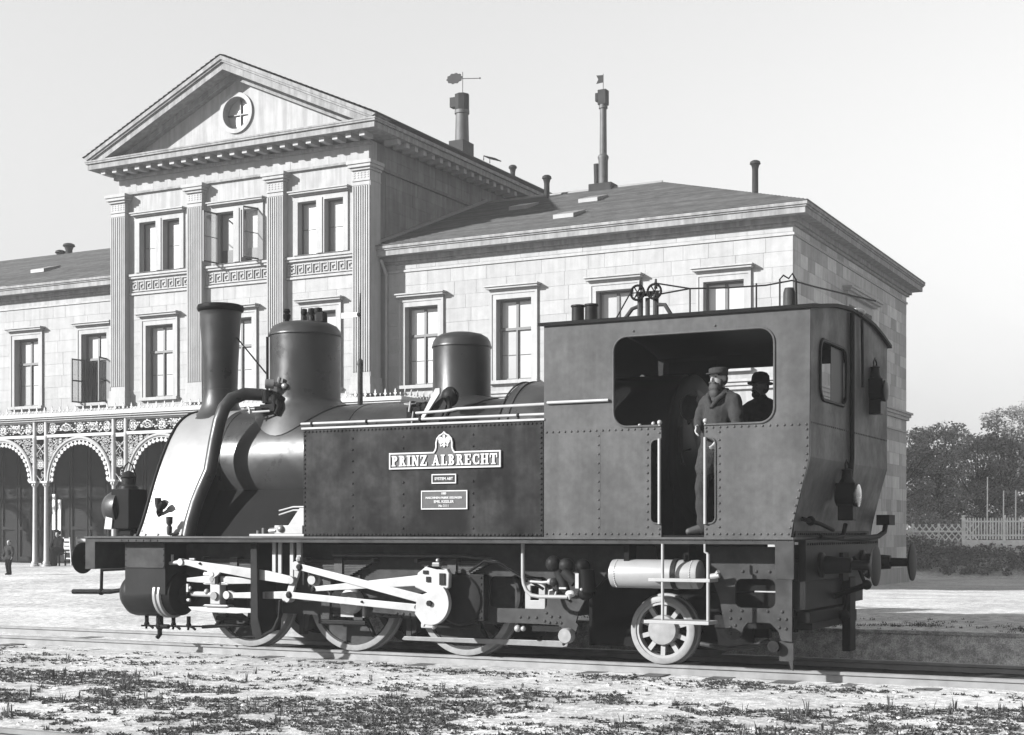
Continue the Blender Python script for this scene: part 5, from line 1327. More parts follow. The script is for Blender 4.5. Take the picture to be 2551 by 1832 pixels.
# domes
def dome(x, r, zt, zs, base_z, m='boiler'):
    H = zt - zs
    pr = []
    # skirt follows the barrel
    d = MB(); n = 48
    rings = []
    for t, rr2 in ((0, r * 1.42), (.25, r * 1.24), (.55, r * 1.08), (.8, r * 1.015), (1.0, r)):
        ring_ = []
        for k in range(n):
            a = 2 * math.pi * k / n
            yy = rr2 * math.sin(a)
            zb = BZ + math.sqrt(max(.0, .712 ** 2 - min(abs(yy), .69) ** 2))
            ring_.append((x + rr2 * math.cos(a), yy, zb * (1 - t) + base_z * t + (.05 * t * (1 - t))))
        rings.append(ring_)
    for zz, rr2 in ((zs, r),):
        rings.append([(x + rr2 * math.cos(2 * math.pi * k / n), rr2 * math.sin(2 * math.pi * k / n), zz) for k in range(n)])
    b = len(d.v)
    for r_ in rings: d.v += r_
    for i in range(len(rings) - 1):
        for k in range(n):
            k2 = (k + 1) % n
            d.f.append((i * n + k, i * n + k2, (i + 1) * n + k2, (i + 1) * n + k))
    o = P(d, 'dome', m, smooth=50)
    MB().lathe((x, 0, zs), (0, 0, 1), [(r * 1.0, -.012), (r * 1.035, -.012), (r * 1.04, .0), (r * 1.02, .015), (r * .985, H * .35), (r * .90, H * .62), (r * .72, H * .83), (r * .45, H * .95), (r * .2, H * .99), (0, H)], 48).build('dome_cap', m, o, smooth=50)
    return o
d1 = dome(-5.20, .452, 4.12, 3.935, 3.12)
d2 = dome(-2.905, .352, 3.84, 3.66, 3.05)
MB().lathe((-5.40, -.12, 4.08), (0, 0, 1), [(.035, 0), (.03, .06), (.045, .08), (.05, .12), (.03, .14), (.045, .17), (.03, .2), (0, .2)], 10).build('safety_valve', 'black', d1, smooth=50)
for dx, r in ((-.12, .04), (.0, .045), (.10, .05)):
    MB().lathe((-5.10 + dx, 0, 4.10), (0, 0, 1), [(r * .9, 0), (r, .08), (r * .7, .1), (r * 1.1, .13), (r, .18), (0, .19)], 10).build('safety_valve', 'dark', d1, smooth=50)
MB().box(-5.0, -4.9, -.05, .05, 4.10, 4.22).build('valve_box', 'black', d1)
cl_ = MB().cyl((-5.25, -.42, 3.27), (-5.27, -.52, 3.265), .03, n=10).cyl((-5.26, -.50, 3.27), (-5.235, -.50, 3.36), .022, n=8).cyl((-5.26, -.50, 3.27), (-5.33, -.53, 3.275), .025, n=8).cyl((-5.31, -.52, 3.275), (-5.40, -.58, 3.28), .058, n=14).ball((-5.19, -.47, 3.25), (.05, .03, .04), 10, 7)
cl_.build('dome_cock', 'steel', d1, smooth=40)
P(MB().tube([(-5.615, -.245, 3.92), (-5.615, -.245, 3.15), (-5.57, -.34, 3.02)], .018, 8), 'dome_pipe', 'black', smooth=60)
P(MB().tube([(-6.36, .05, 4.02), (-5.62, -.25, 3.44)], .010, 6), 'stay_wire', 'black')
# steam pipe from the regulator round to the cylinder, with its joint block
P(MB().tube([(-5.36, -.42, 3.12), (-5.536, -.48, 3.155), (-5.688, -.62, 3.16), (-5.79, -.75, 3.09), (-5.84, -.84, 2.968), (-5.868, -.9, 2.80), (-5.907, -.93, 2.565), (-5.95, -.98, 2.18), (-6.03, -1.04, 1.95), (-6.074, -1.09, 1.779), (-6.11, -1.15, 1.544), (-6.13, -1.18, 1.36)], [.075, .078, .08, .083, .084, .083, .083, .083, .083, .084, .085, .09], 16), 'steam_pipe', 'boiler', smooth=60)
P(MB().ball((-5.33, -.44, 3.07), (.13, .12, .10), 14, 9).cyl((-5.42, -.5, 3.04), (-5.42, -.5, 3.20), .07, n=12).cyl((-5.30, -.5, 2.98), (-5.30, -.5, 3.14), .06, n=12).box(-5.55, -5.25, -.6, -.35, 2.93, 3.02).tube([(-5.28, -.5, 3.1), (-5.22, -.54, 2.98), (-5.24, -.58, 2.88)], .035, 8), 'pipe_joint', 'black', smooth=50)
P(MB().tube([(-5.66, -.66, 2.98), (-5.58, -.68, 2.985), (-5.555, -.7, 2.96), (-5.545, -.7, 2.90)], .014, 8).box(-5.5, -5.40, -.69, -.66, 2.99, 3.01).tube([(-5.7, -.66, 2.93), (-5.5, -.68, 2.92), (-5.3, -.62, 2.93)], .014, 8), 'joint_lever', 'bright', smooth=60)
# oil cups on the smokebox flank
oc = P(MB().lathe((-6.66, -1.12, 1.76), (0, 0, 1), [(.018, -.12), (.022, -.04), (.035, -.02), (.035, .0), (.04, .01), (.045, .09), (0, .09)], 14), 'oil_cup', 'frame', smooth=40)
MB().lathe((-6.58, -1.16, 1.72), (.7, 0, .7), [(.02, -.08), (.03, 0), (.05, .03), (.05, .09), (0, .10)], 14).tube([(-6.58, -1.14, 1.70), (-6.64, -1.12, 1.62), (-6.66, -1.12, 1.66)], .022, 8).build('cup_arm', 'black', oc, smooth=50)
oc = P(MB().lathe((-6.33, -1.29, 1.50), (0, 0, 1), [(.02, -.12), (.03, -.10), (.035, -.02), (.02, .0), (.04, .03), (.043, .11), (0, .11)], 14), 'oil_cup', 'frame', smooth=40)
MB().tube([(-6.32, -1.29, 1.40), (-6.25, -1.30, 1.39), (-6.18, -1.30, 1.40)], .016, 8).build('cup_arm', 'black', oc, smooth=50)
# bracket, lubricator and pipes at the front of the tank
P(MB().plate([(-4.15, ZB + .04), (-4.15, 1.70), (-4.27, 1.70), (-4.47, ZB + .08)], [], 'Y', -1.44, -1.42), 'tank_bracket', 'pale', bevel=.004)
lb = P(MB().box(-4.95, -4.16, -1.5, -1.2, ZB, ZB + .03).box(-4.6, -4.2, -1.48, -1.3, ZB + .03, ZB + .13), 'lubricator', 'pale', bevel=.006)
MB().cyl((-4.68, -1.45, ZB + .06), (-4.58, -1.45, ZB + .07), .04, n=10).cyl((-4.8, -1.42, ZB + .03), (-4.8, -1.42, ZB + .1), .02, n=8).cyl((-4.88, -1.42, ZB + .03), (-4.88, -1.42, ZB + .07), .018, n=8).ball((-4.5, -1.48, ZB + .09), .045, 10, 7).build('lubricator_fittings', 'steel', lb, smooth=50)
P(MB().tube([(-4.14, -1.2, 1.72), (-4.6, -1.1, 1.72), (-4.95, -.9, 1.68)], .010, 6).tube([(-4.14, -1.2, 1.68), (-4.6, -1.1, 1.68), (-4.95, -.9, 1.63)], .010, 6), 'oil_pipe', 'pale', smooth=60)
# regulator shaft and pump above the tank
P(MB().plate([(-2.98, 2.74), (-2.93, 2.74), (-2.72, 3.02), (-2.72, 3.08), (-2.78, 3.08)], [], 'Y', -.86, -.83), 'regulator_lever', 'bright', bevel=.004)
P(MB().ball((-2.72, -.62, 3.0), (.11, .09, .12), 12, 8).cyl((-2.80, -.62, 2.92), (-2.64, -.62, 3.06), .05, n=10).plate([(-2.98, 2.63), (-2.80, 2.63), (-2.66, 2.9), (-2.72, 2.98), (-2.9, 2.86)], [], 'Y', -.8, -.74).tube([(-2.70, -.7, 2.98), (-2.62, -.8, 2.85), (-2.70, -.85, 2.65)], .03, 8), 'regulator_box', 'dark', smooth=50)
P(MB().box(-3.17, -2.98, -.86, -.68, 2.62, 2.88).cyl((-3.12, -.8, 2.88), (-3.12, -.8, 2.95), .04, n=10).cyl((-3.02, -.8, 2.88), (-3.02, -.8, 2.93), .05, n=10).ball((-2.94, -.8, 2.86), (.07, .06, .08), 10, 7), 'sand_pump', 'black', bevel=.01)
P(MB().tube([(-3.10, -.88, 2.94), (-3.12, -.88, 2.82)], .011, 6).tube([(-3.06, -.88, 2.82), (-3.09, -.88, 2.64)], .010, 6).tube([(-3.22, -.82, 2.92), (-3.14, -.88, 2.905), (-3.05, -.82, 2.92), (-3.14, -.76, 2.935)], .009, 6, closed=True), 'pump_handle', 'pale', smooth=60)
# --- lamps
hl = P(MB().box(-7.74, -7.44, -.78, -.42, 1.46, 1.985), 'head_lamp', 'black', bevel=.01)
MB().lathe((-7.70, -.60, 1.74), (-1, 0, 0), [(.245, -.04), (.245, .0), (.235, .10), (.19, .20), (.10, .255), (0, .27)], 32).build('reflector_shell', 'boiler', hl, smooth=40)
MB().box(-7.68, -7.46, -.72, -.48, ZB + .001, 1.46).build('lamp_foot', 'black', hl, bevel=.008)
MB().lathe((-7.60, -.60, 1.985), (0, 0, 1), [(.13, 0), (.12, .04), (.09, .06), (.09, .14), (.11, .16), (.07, .22), (0, .25)], 16).build('lamp_chimney', 'dark', hl, smooth=40)
MB().tube([(-7.70, -.60, 2.0), (-7.72, -.60, 2.15), (-7.66, -.60, 2.30), (-7.60, -.60, 2.34), (-7.54, -.60, 2.30), (-7.48, -.60, 2.15), (-7.50, -.60, 2.0)], .010, 6).build('handle', 'dark', hl, smooth=60)
MB().plate([(-7.84, 1.46), (-7.72, 1.455), (-7.70, 1.62), (-7.81, 1.625)], [], 'Y', -.80, -.785).build('number_card', 'cloth_white', hl)
def rear_lamp(y, z, m, name):
    l = P(MB().lathe((1.76, y, z), (1, 0, 0), [(.10, 0), (.115, .01), (.115, .20), (.10, .21)], 24).box(1.78, 1.98, y - .115, y + .115, z - .02, z + .13), name, m, smooth=40)
    MB().lathe((1.96, y, z), (1, 0, 0), [(.118, 0), (.124, .02), (.118, .035), (.09, .045), (0, .055)], 24).build('lens', 'lens' if m == 'dark' else 'backhead', l, smooth=40)
    MB().lathe((1.87, y, z + .13), (0, 0, 1), [(.09, 0), (.06, .05), (.05, .12), (.06, .14), (0, .16)], 14).build('lamp_top', m, l, smooth=40)
    MB().tube([(1.87, y - .08, z + .15), (1.87, y - .07, z + .32), (1.87, y, z + .37), (1.87, y + .07, z + .32), (1.87, y + .08, z + .15)], .009, 6).build('handle', m, l, smooth=60)
    MB().box(1.79, 1.95, y - .08, y + .08, z - .26, z - .10).build('lamp_bracket', m, l, bevel=.01)
rear_lamp(-.32, 1.80, 'dark', 'tail_lamp'); rear_lamp(.95, 3.0, 'backhead', 'tail_lamp')
P(MB().tube([(1.70, -1.42, 1.55), (1.80, -1.1, 1.50), (1.82, -.7, 1.44)], .022, 8).tube([(1.76, -.95, 1.37), (1.80, -.5, 1.36), (1.82, -.28, 1.38), (1.82, -.18, 1.50)], .024, 8).ball((1.74, -1.25, 1.53), .05, 8, 6), 'brake_hose', 'black', smooth=60)
P(MB().tube([(1.70, -.6, 1.345), (1.76, .9, 1.35), (1.78, 1.5, 1.37), (1.80, 1.72, 1.42), (1.80, 1.78, 1.50)], .03, 10).box(1.73, 1.88, 1.62, 1.92, 1.50, 1.62), 'heating_hose', 'black', smooth=50)
rivets([(1.66, y, 1.40) for y in lin(-1.4, 1.4, .07)], (1, 0, 0), .014, P(MB().box(1.63, 1.66, -1.5, 1.55, ZB - .0, 1.43), 'bunker_angle', 'dark'))
# ================================================================== people
def capsule(mb, p, q, r0, r1, n=12):
    mb.cyl(p, q, r0, r1, n); mb.ball(p, r0, n, 8); mb.ball(q, r1, n, 8)
def chain(mb, pts, rs, n=12):
    for i in range(len(pts) - 1): capsule(mb, pts[i], pts[i + 1], rs[i], rs[i + 1], n)
def frame_of(face):
    f = Vector(face).normalized(); up = Vector((0, 0, 1)); r = f.cross(up).normalized(); u = r.cross(f)
    return Matrix((r, f, u)).transposed()       # local x = his right, y = forward, z = up
def local(mb0, start, loc, mt):
    for i in range(start, len(mb0.v)): mb0.v[i] = tuple(mt @ Vector(mb0.v[i]) + Vector(loc))
def head_shape(mb, loc, mt, s=1.0):
    k = len(mb.v)
    mb.ball((0, -.010 * s, .018 * s), (.078 * s, .098 * s, .098 * s), 20, 14)
    mb.ball((0, .030 * s, -.045 * s), (.060 * s, .066 * s, .068 * s), 16, 11)
    mb.ball((0, .060 * s, -.088 * s), (.030 * s, .028 * s, .024 * s), 12, 8)
    mb.cyl((0, .088 * s, .018 * s), (0, .112 * s, -.022 * s), .009 * s, .016 * s, 8); mb.ball((0, .110 * s, -.022 * s), .016 * s, 8, 6)
    mb.ball((-.03 * s, .078 * s, .030 * s), (.026 * s, .014 * s, .009 * s), 8, 6); mb.ball((.03 * s, .078 * s, .030 * s), (.026 * s, .014 * s, .009 * s), 8, 6)
    mb.ball((0, .086 * s, -.052 * s), (.026 * s, .012 * s, .009 * s), 8, 6)
    for sg in (-1, 1): mb.ball((sg * .080 * s, -.008 * s, -.002 * s), (.012 * s, .024 * s, .034 * s), 8, 7)
    local(mb, k, loc, mt)
def hand_shape(mb, wrist, d, palm_n, s=1.0, curl=.5):
    """palm and five fingers; d towards the fingertips, palm_n out of the palm"""
    d = Vector(d).normalized(); n = Vector(palm_n); n = (n - d * n.dot(d)).normalized(); a = d.cross(n)
    w = Vector(wrist)
    for t in (-.024, -.008, .008, .024): capsule(mb, w + a * t * .7 * s, w + d * .085 * s + a * t * s, .016 * s, .0135 * s, 8)
    for t, L_ in ((-.027, .066), (-.009, .080), (.009, .084), (.027, .074)):
        b = w + d * .085 * s + a * t * s
        m1 = b + (d * (1 - curl * .5) + n * curl * .7).normalized() * L_ * .5 * s
        m2 = m1 + (d * (1 - curl * 1.3) + n * curl * 1.2).normalized() * L_ * .5 * s
        chain(mb, [b, m1, m2], [.0098 * s, .0090 * s, .0078 * s], 8)
    b = w + d * .03 * s + a * .028 * s
    m1 = b + (d * .55 + a * .65 + n * .35).normalized() * .042 * s
    m2 = m1 + (d * .8 + a * .1 + n * .5).normalized() * .034 * s
    chain(mb, [b, m1, m2], [.014 * s, .0108 * s, .009 * s], 8)
def obj_of(name, me, m, parent):
    me.materials.clear(); me.materials.append(M[m])
    return inst(name, me, parent)
def figure(name, label, J, face, mats, voxel=.012, s=1.0, cat='person', seated=False, extras=None, hem=.45):
    """J: joints in world space; body is one continuous skin, clothes are children"""
    mt = frame_of(face)
    b = MB()
    head_shape(b, J['head'], mt, s)
    chain(b, [Vector(J['head']) + mt @ Vector((0, -.015, -.06)) * s, J['neck']], [.055 * s, .06 * s])
    chain(b, [J['neck'], J['chest'], J['pelvis']], [.06 * s, .13 * s, .13 * s], 16)
    for sd in ('l', 'r'):
        chain(b, [J['chest'], J['sh_' + sd]], [.09 * s, .06 * s])
        chain(b, [J['sh_' + sd], J['el_' + sd], J['wr_' + sd]], [.052 * s, .040 * s, .028 * s])
        hand_shape(b, J['wr_' + sd], J['hd_' + sd], J['hn_' + sd], s)
        chain(b, [J['pelvis'], J['hip_' + sd], J['kn_' + sd], J['an_' + sd]], [.11 * s, .082 * s, .055 * s, .038 * s])
        chain(b, [J['an_' + sd], J['toe_' + sd]], [.036 * s, .020 * s])
    root = obj_of(name, fuse(b, voxel * .8, 3), mats['skin'], None)
    tag(root, label, cat)
    # coat: torso, sleeves, skirt
    c = MB()
    nk = Vector(J['neck'])
    chain(c, [nk, J['chest'], J['belly'], J['pelvis']], [.075 * s, .155 * s, .165 * s, .158 * s], 18)
    for sd in ('l', 'r'):
        chain(c, [nk + Vector((0, 0, -.02)), J['sh_' + sd]], [.075 * s, .078 * s])
        chain(c, [J['chest'], J['sh_' + sd]], [.135 * s, .075 * s])
        chain(c, [J['sh_' + sd], J['el_' + sd], Vector(J['wr_' + sd]).lerp(Vector(J['el_' + sd]), .08)], [.078 * s, .064 * s, .052 * s])
        if not seated:
            kn = Vector(J['hip_' + sd]).lerp(Vector(J['kn_' + sd]), hem)
            chain(c, [J['pelvis'], J['hip_' + sd], kn], [.15 * s, .125 * s, .115 * s])
    obj_of('coat', fuse(c, voxel, 4, .010 * s), mats['coat'], root)
    t = MB()
    for sd in ('l', 'r'):
        chain(t, [J['pelvis'], J['hip_' + sd], J['kn_' + sd], J['an_' + sd]], [.135 * s, .10 * s, .074 * s, .066 * s])
    if seated and mats.get('skirt'):
        for sd in ('l', 'r'):
            chain(t, [J['kn_' + sd], Vector(J['an_' + sd]) + Vector((0, 0, .02))], [.15 * s, .20 * s]); chain(t, [J['hip_' + sd], J['kn_' + sd]], [.16 * s, .15 * s])
        obj_of('skirt', fuse(t, voxel, 5), mats['trousers'], root)
    else: obj_of('trousers', fuse(t, voxel, 4, .009 * s), mats['trousers'], root)
    f = MB()
    for sd in ('l', 'r'):
        an, to = Vector(J['an_' + sd]), Vector(J['toe_' + sd])
        chain(f, [an + Vector((0, 0, .05)), an, to], [.050 * s, .050 * s, .036 * s])
        hl_ = an - (to - an) * .25; hl_.z = to.z
        chain(f, [hl_, to], [.036 * s, .035 * s])
    obj_of('boots', fuse(f, voxel * .8, 3), mats['boots'], root)
    e = MB(); k = 0
    for sg in (-1, 1): e.ball((sg * .030 * s, .082 * s, .012 * s), (.012 * s, .008 * s, .007 * s), 8, 6)
    local(e, 0, J['head'], mt); e.build('eyes', 'eye', root, smooth=60)
    if extras: extras(root, mt, Vector(J['head']), s)
    return root
def addlocal(root, name, m, mb, mt, loc, fz=None):
    local(mb, 0, loc, mt)
    if fz: return obj_of(name, fuse(mb, fz, 3), m, root)
    return mb.build(name, m, root, smooth=50)
FZ = ZB + .021
def ex_driver(root, mt, hd, s):
    c = MB().lathe((0, -.012, .045), (0, .02, 1), [(.092, -.02), (.097, .0), (.098, .02), (.100, .045), (.094, .060), (.055, .070), (0, .072)], 28)
    addlocal(root, 'cap', 'cap', c, mt, hd)
    v = MB().plate([(.09 * math.cos(R(a)), .02 + .15 * math.sin(R(a)) * .92) for a in range(15, 166, 10)] + [(-.085, .05), (.085, .05)], [], 'Z', .040, .050)
    addlocal(root, 'cap_peak', 'cap', v, mt, hd)
    b = MB().ball((0, .068, -.095), (.064, .046, .055), 14, 10).ball((0, .070, -.150), (.058, .040, .060), 14, 10).ball((0, .066, -.205), (.042, .030, .05), 12, 8)
    for sg in (-1, 1): b.ball((sg * .055, .03, -.055), (.025, .035, .05), 10, 8); b.ball((sg * .024, .100, -.045), (.026, .014, .012), 10, 7)
    addlocal(root, 'beard', 'hair', b, mt, hd, .008)
    h = MB().ball((0, -.035, .0), (.083, .085, .085), 16, 11)
    addlocal(root, 'hair', 'hair', h, mt, hd)
    k = MB().ball((0, .10, -.36), (.012, .01, .012), 8, 6).ball((0, .125, -.46), (.012, .01, .012), 8, 6).ball((.01, .13, -.56), (.012, .01, .012), 8, 6)
    k2 = MB().tube([(-.10, .03, -.16), (-.06, .10, -.22), (0, .125, -.30)], [.03, .03, .018], 8).tube([(.10, .03, -.16), (.06, .10, -.22), (0, .125, -.30)], [.03, .03, .018], 8).tube([(-.10, .02, -.15), (-.06, -.07, -.125), (.06, -.07, -.125), (.10, .02, -.15)], .03, 8)
    addlocal(root, 'collar', 'coat', k2, mt, hd)
    addlocal(root, 'buttons', 'pale', k, mt, hd)
figure('person', 'bearded man in peaked cap and buttoned grey coat standing in the cab doorway',
       dict(head=(.785, -1.27, 2.985), neck=(.79, -1.24, 2.85), chest=(.785, -1.225, 2.64), belly=(.77, -1.235, 2.46), pelvis=(.745, -1.235, 2.28),
            sh_l=(.965, -1.28, 2.755), el_l=(1.015, -1.34, 2.50), wr_l=(.86, -1.42, 2.36), hd_l=(-.6, -.1, -.8), hn_l=(-.7, .6, 0),
            sh_r=(.625, -1.18, 2.745), el_r=(.575, -1.24, 2.57), wr_r=(.625, -1.40, 2.50), hd_r=(-.05, -.5, -.7), hn_r=(.8, -.2, .1),
            hip_l=(.815, -1.22, 2.22), kn_l=(.83, -1.28, 1.86), an_l=(.835, -1.22, FZ + .075), toe_l=(.74, -1.36, FZ + .035),
            hip_r=(.685, -1.25, 2.22), kn_r=(.645, -1.36, 1.86), an_r=(.675, -1.40, FZ + .075), toe_r=(.545, -1.475, FZ + .036)),
       (-.30, -.95, -.03), dict(skin='skin', coat='coat', trousers='trousers', boots='leather'), extras=ex_driver)
def ex_bowler(root, mt, hd, s):
    c = MB().lathe((0, -.012, .035), (0, -.05, 1), [(.14, .0), (.145, .012), (.135, .004), (.103, .008), (.101, .05), (.094, .095), (.07, .125), (.03, .138), (0, .14)], 28)
    addlocal(root, 'bowler_hat', 'cloth_dark', c, mt, hd)
    addlocal(root, 'hair', 'cloth_dark', MB().ball((0, -.03, .0), (.084, .088, .085), 16, 11), mt, hd)
    addlocal(root, 'beard', 'cloth_dark', MB().ball((0, .066, -.085), (.052, .04, .045), 12, 9).ball((0, .1, -.045), (.04, .012, .012), 10, 6), mt, hd, .009)
figure('person', 'man in black bowler hat and dark coat standing further back inside the cab',
       dict(head=(.79, .12, 3.02), neck=(.80, .14, 2.88), chest=(.815, .16, 2.66), belly=(.82, .16, 2.46), pelvis=(.82, .17, 2.30),
            sh_l=(1.0, .10, 2.77), el_l=(1.06, .06, 2.50), wr_l=(.96, -.02, 2.36), hd_l=(-.6, -.3, -.3), hn_l=(-.3, .3, -.6),
            sh_r=(.63, .16, 2.77), el_r=(.56, .08, 2.52), wr_r=(.64, -.04, 2.38), hd_r=(.4, -.5, -.4), hn_r=(.4, .4, -.2),
            hip_l=(.91, .17, 2.22), kn_l=(.92, .12, 1.84), an_l=(.93, .16, FZ + .075), toe_l=(.90, .0, FZ + .035),
            hip_r=(.73, .17, 2.22), kn_r=(.72, .12, 1.84), an_r=(.71, .16, FZ + .075), toe_r=(.66, .0, FZ + .036)),
       (-.40, -.91, 0), dict(skin='skin_shade', coat='cloth_dark', trousers='cloth_dark', boots='cloth_dark'), extras=ex_bowler)
# figures by the arcade
gz = .262
def stool(x, y, rz, label):
    c = empty('chair', (x, y, gz), rz)
    tag(c, label, 'chair', 'slatted chairs under the arcade')
    for sx in (-.19, .19):
        MB().bar((sx, -.19, 0), (sx, -.18, .45), .04, .04, up=(0, 1, 0)).build('leg', 'chairwood', c)
        MB().bar((sx, .20, 0), (sx, .27, .98), .04, .04, up=(0, 1, 0)).build('leg', 'chairwood', c)
    for k in range(5): MB().box(-.21, .21, -.22 + k * .088, -.145 + k * .088, .45, .475).build('slat', 'chairwood', c)
    for z in (.60, .73, .88): MB().box(-.19, .19, .215 + z * .04, .235 + z * .04, z - .045, z + .045).build('back_slat', 'chairwood', c)
    for z, yy in ((.22, -.19), (.24, .215)): MB().box(-.19, .19, yy - .012, yy + .012, z - .02, z + .02).build('stretcher', 'chairwood', c)
stool(-30.95, 22.75, R(165), 'white slat-backed chair beside the seated dark figure, nearer the column pair')
stool(-30.35, 22.7, R(195), 'white slat-backed chair partly behind the front buffer')
bx, by = -30.85, 21.9
bn = MB().box(bx - .24, bx + .24, by - .18, by + .18, gz + .40, gz + .44)
for sx in (-.2, .2):
    for sy in (-.14, .14): bn.box(bx + sx - .02, bx + sx + .02, by + sy - .02, by + sy + .02, gz, gz + .40)
tag(bn.build('stool', 'shaded_wood'), 'dark stool under the seated figure by the arcade columns', 'stool')
def ex_bonnet(root, mt, hd, s):
    addlocal(root, 'bonnet', 'cloth_dark', MB().ball((0, -.03, .03), (.10, .115, .105), 16, 10), mt, hd)
figure('person', 'seated figure in a dark dress and bonnet beside the arcade columns',
       dict(head=(bx, by - .02, 1.36), neck=(bx, by + .02, 1.22), chest=(bx, by + .05, 1.02), belly=(bx, by + .04, .88), pelvis=(bx, by + .04, .80),
            sh_l=(bx + .17, by + .02, 1.13), el_l=(bx + .22, by - .12, .92), wr_l=(bx + .08, by - .26, .86), hd_l=(-1, -.2, 0), hn_l=(0, 0, -1),
            sh_r=(bx - .17, by + .02, 1.13), el_r=(bx - .22, by - .12, .92), wr_r=(bx - .08, by - .26, .86), hd_r=(1, -.2, 0), hn_r=(0, 0, -1),
            hip_l=(bx + .09, by, .77), kn_l=(bx + .10, by - .36, .74), an_l=(bx + .10, by - .40, gz + .09), toe_l=(bx + .10, by - .54, gz + .04),
            hip_r=(bx - .09, by, .77), kn_r=(bx - .10, by - .36, .74), an_r=(bx - .10, by - .40, gz + .09), toe_r=(bx - .10, by - .54, gz + .04)),
       (.45, -.9, -.1), dict(skin='skin', coat='cloth_dark', trousers='cloth_dark', boots='cloth_dark', skirt=True), voxel=.02, seated=True, extras=ex_bonnet)
kx, ky = -24.93, 14.0
kz = ground_z(kx, ky)
def ex_child(root, mt, hd, s):
    addlocal(root, 'hair', 'hair', MB().ball((0, -.025 * s, .02 * s), (.085 * s, .095 * s, .095 * s), 14, 9), mt, hd)
figure('person', 'small child in dark clothes standing at the far left of the yard',
       dict(head=(kx, ky, kz + .90), neck=(kx, ky + .01, kz + .81), chest=(kx, ky + .02, kz + .70), belly=(kx, ky + .02, kz + .60), pelvis=(kx, ky + .02, kz + .52),
            sh_l=(kx + .11, ky, kz + .76), el_l=(kx + .16, ky, kz + .63), wr_l=(kx + .17, ky - .05, kz + .52), hd_l=(0, -.2, -1), hn_l=(-1, 0, 0),
            sh_r=(kx - .11, ky, kz + .76), el_r=(kx - .16, ky, kz + .63), wr_r=(kx - .17, ky - .05, kz + .52), hd_r=(0, -.2, -1), hn_r=(1, 0, 0),
            hip_l=(kx + .06, ky, kz + .48), kn_l=(kx + .06, ky - .03, kz + .26), an_l=(kx + .06, ky, kz + .06), toe_l=(kx + .06, ky - .09, kz + .03),
            hip_r=(kx - .06, ky, kz + .48), kn_r=(kx - .06, ky - .01, kz + .26), an_r=(kx - .06, ky + .03, kz + .06), toe_r=(kx - .06, ky - .06, kz + .03)),
       (.3, -.95, 0), dict(skin='skin', coat='coat', trousers='cloth_dark', boots='cloth_dark'), voxel=.014, s=.62, extras=ex_child, hem=.02)
# ================================================================== signal, fences, trees, plants
sg_ = empty('semaphore_signal', (-8.26, 6.0, ground_z(-8.26, 6.0)))
tag(sg_, 'slender signal post with white arm rising behind the boiler', 'signal')
MB().lathe((0, 0, 0), (0, 0, 1), [(.12, 0), (.12, .1), (.06, .14), (.045, 4.30), (.055, 4.33), (.045, 4.40), (.016, 4.44), (.014, 5.1), (.018, 5.3), (.008, 5.58)], 14).build('post', 'frame', sg_, smooth=40)
MB().plate([(-.36, 5.15), (-.02, 5.16), (-.02, 5.24), (-.36, 5.25)], [], 'Y', -.05, -.035).build('arm', 'cloth_white', sg_)
MB().lathe((0, -.03, 5.20), (0, -1, 0), [(.035, 0), (.035, .03), (0, .035)], 12).build('pivot', 'black', sg_, smooth=40)

FY = 48.0
fe = empty('picket_fence', (0, 0, 0))
tag(fe, 'whitewashed picket fence on a low pale wall to the right of the station', 'fence')
MB().box(-5.3, 6, FY - .12, FY + .12, .45, 1.08).build('plinth_wall', 'fence', fe)
pk = MB().plate([(-.028, 0), (.028, 0), (.028, .86), (0, .92), (-.028, .86)], [], 'Y', -.012, .012).mesh('picket', M['fence'])
x = -5.2
while x < 1.0:
    inst('picket', pk, fe, (x, FY - .02, 1.12 + rng.uniform(-.01, .01)), (0, rng.uniform(-.02, .02), 0)); x += .115
for x in (-5.27, -3.6, -1.9, -.2): MB().box(x - .05, x + .05, FY - .06, FY + .06, 1.08, 2.13).build('post', 'fence', fe)
for z in (1.28, 1.86): MB().box(-5.3, 1.2, FY, FY + .04, z - .035, z + .035).build('rail', 'fence', fe)
le = empty('lattice_fence', (0, 0, 0))
tag(le, 'low crossed-lath lattice fence between the station corner and the picket fence', 'fence')
for s_ in (-1, 1):
    x = -8.2
    while x < -5.1:
        a, b = (x, x + .62) if s_ > 0 else (x + .62, x)
        MB().bar((a, FY + .03 * s_, 1.02), (b, FY + .03 * s_, 1.74), .05, .02, up=(0, 1, 0)).build('lath', 'fence', le); x += .27
MB().box(-8.3, -5.33, FY - .05, FY - .045 + .05, 1.40, 1.47).build('rail', 'fence', le)
for x in (-7.4, -6.3): MB().box(x - .04, x + .04, FY + .06, FY + .14, .6, 1.78).build('post', 'fence', le)
for i, (x, y, h) in enumerate(((-5.0, 52.5, 3.9), (-4.45, 53.5, 3.3), (-3.85, 53.0, 3.3), (-3.1, 51.0, 3.2))):
    o = MB().cyl((x, y, ground_z(x, y) - .1), (x + .02, y, h), .035, .025, 8).build('garden_pole', 'fence')
    tag(o, ['tall thin pale pole among the trees, leftmost of four', 'short pale pole second from left behind the picket fence', 'short pale pole third from left behind the picket fence', 'pale pole just behind the picket fence near the right edge'][i], 'pole', 'pale poles behind the fence')

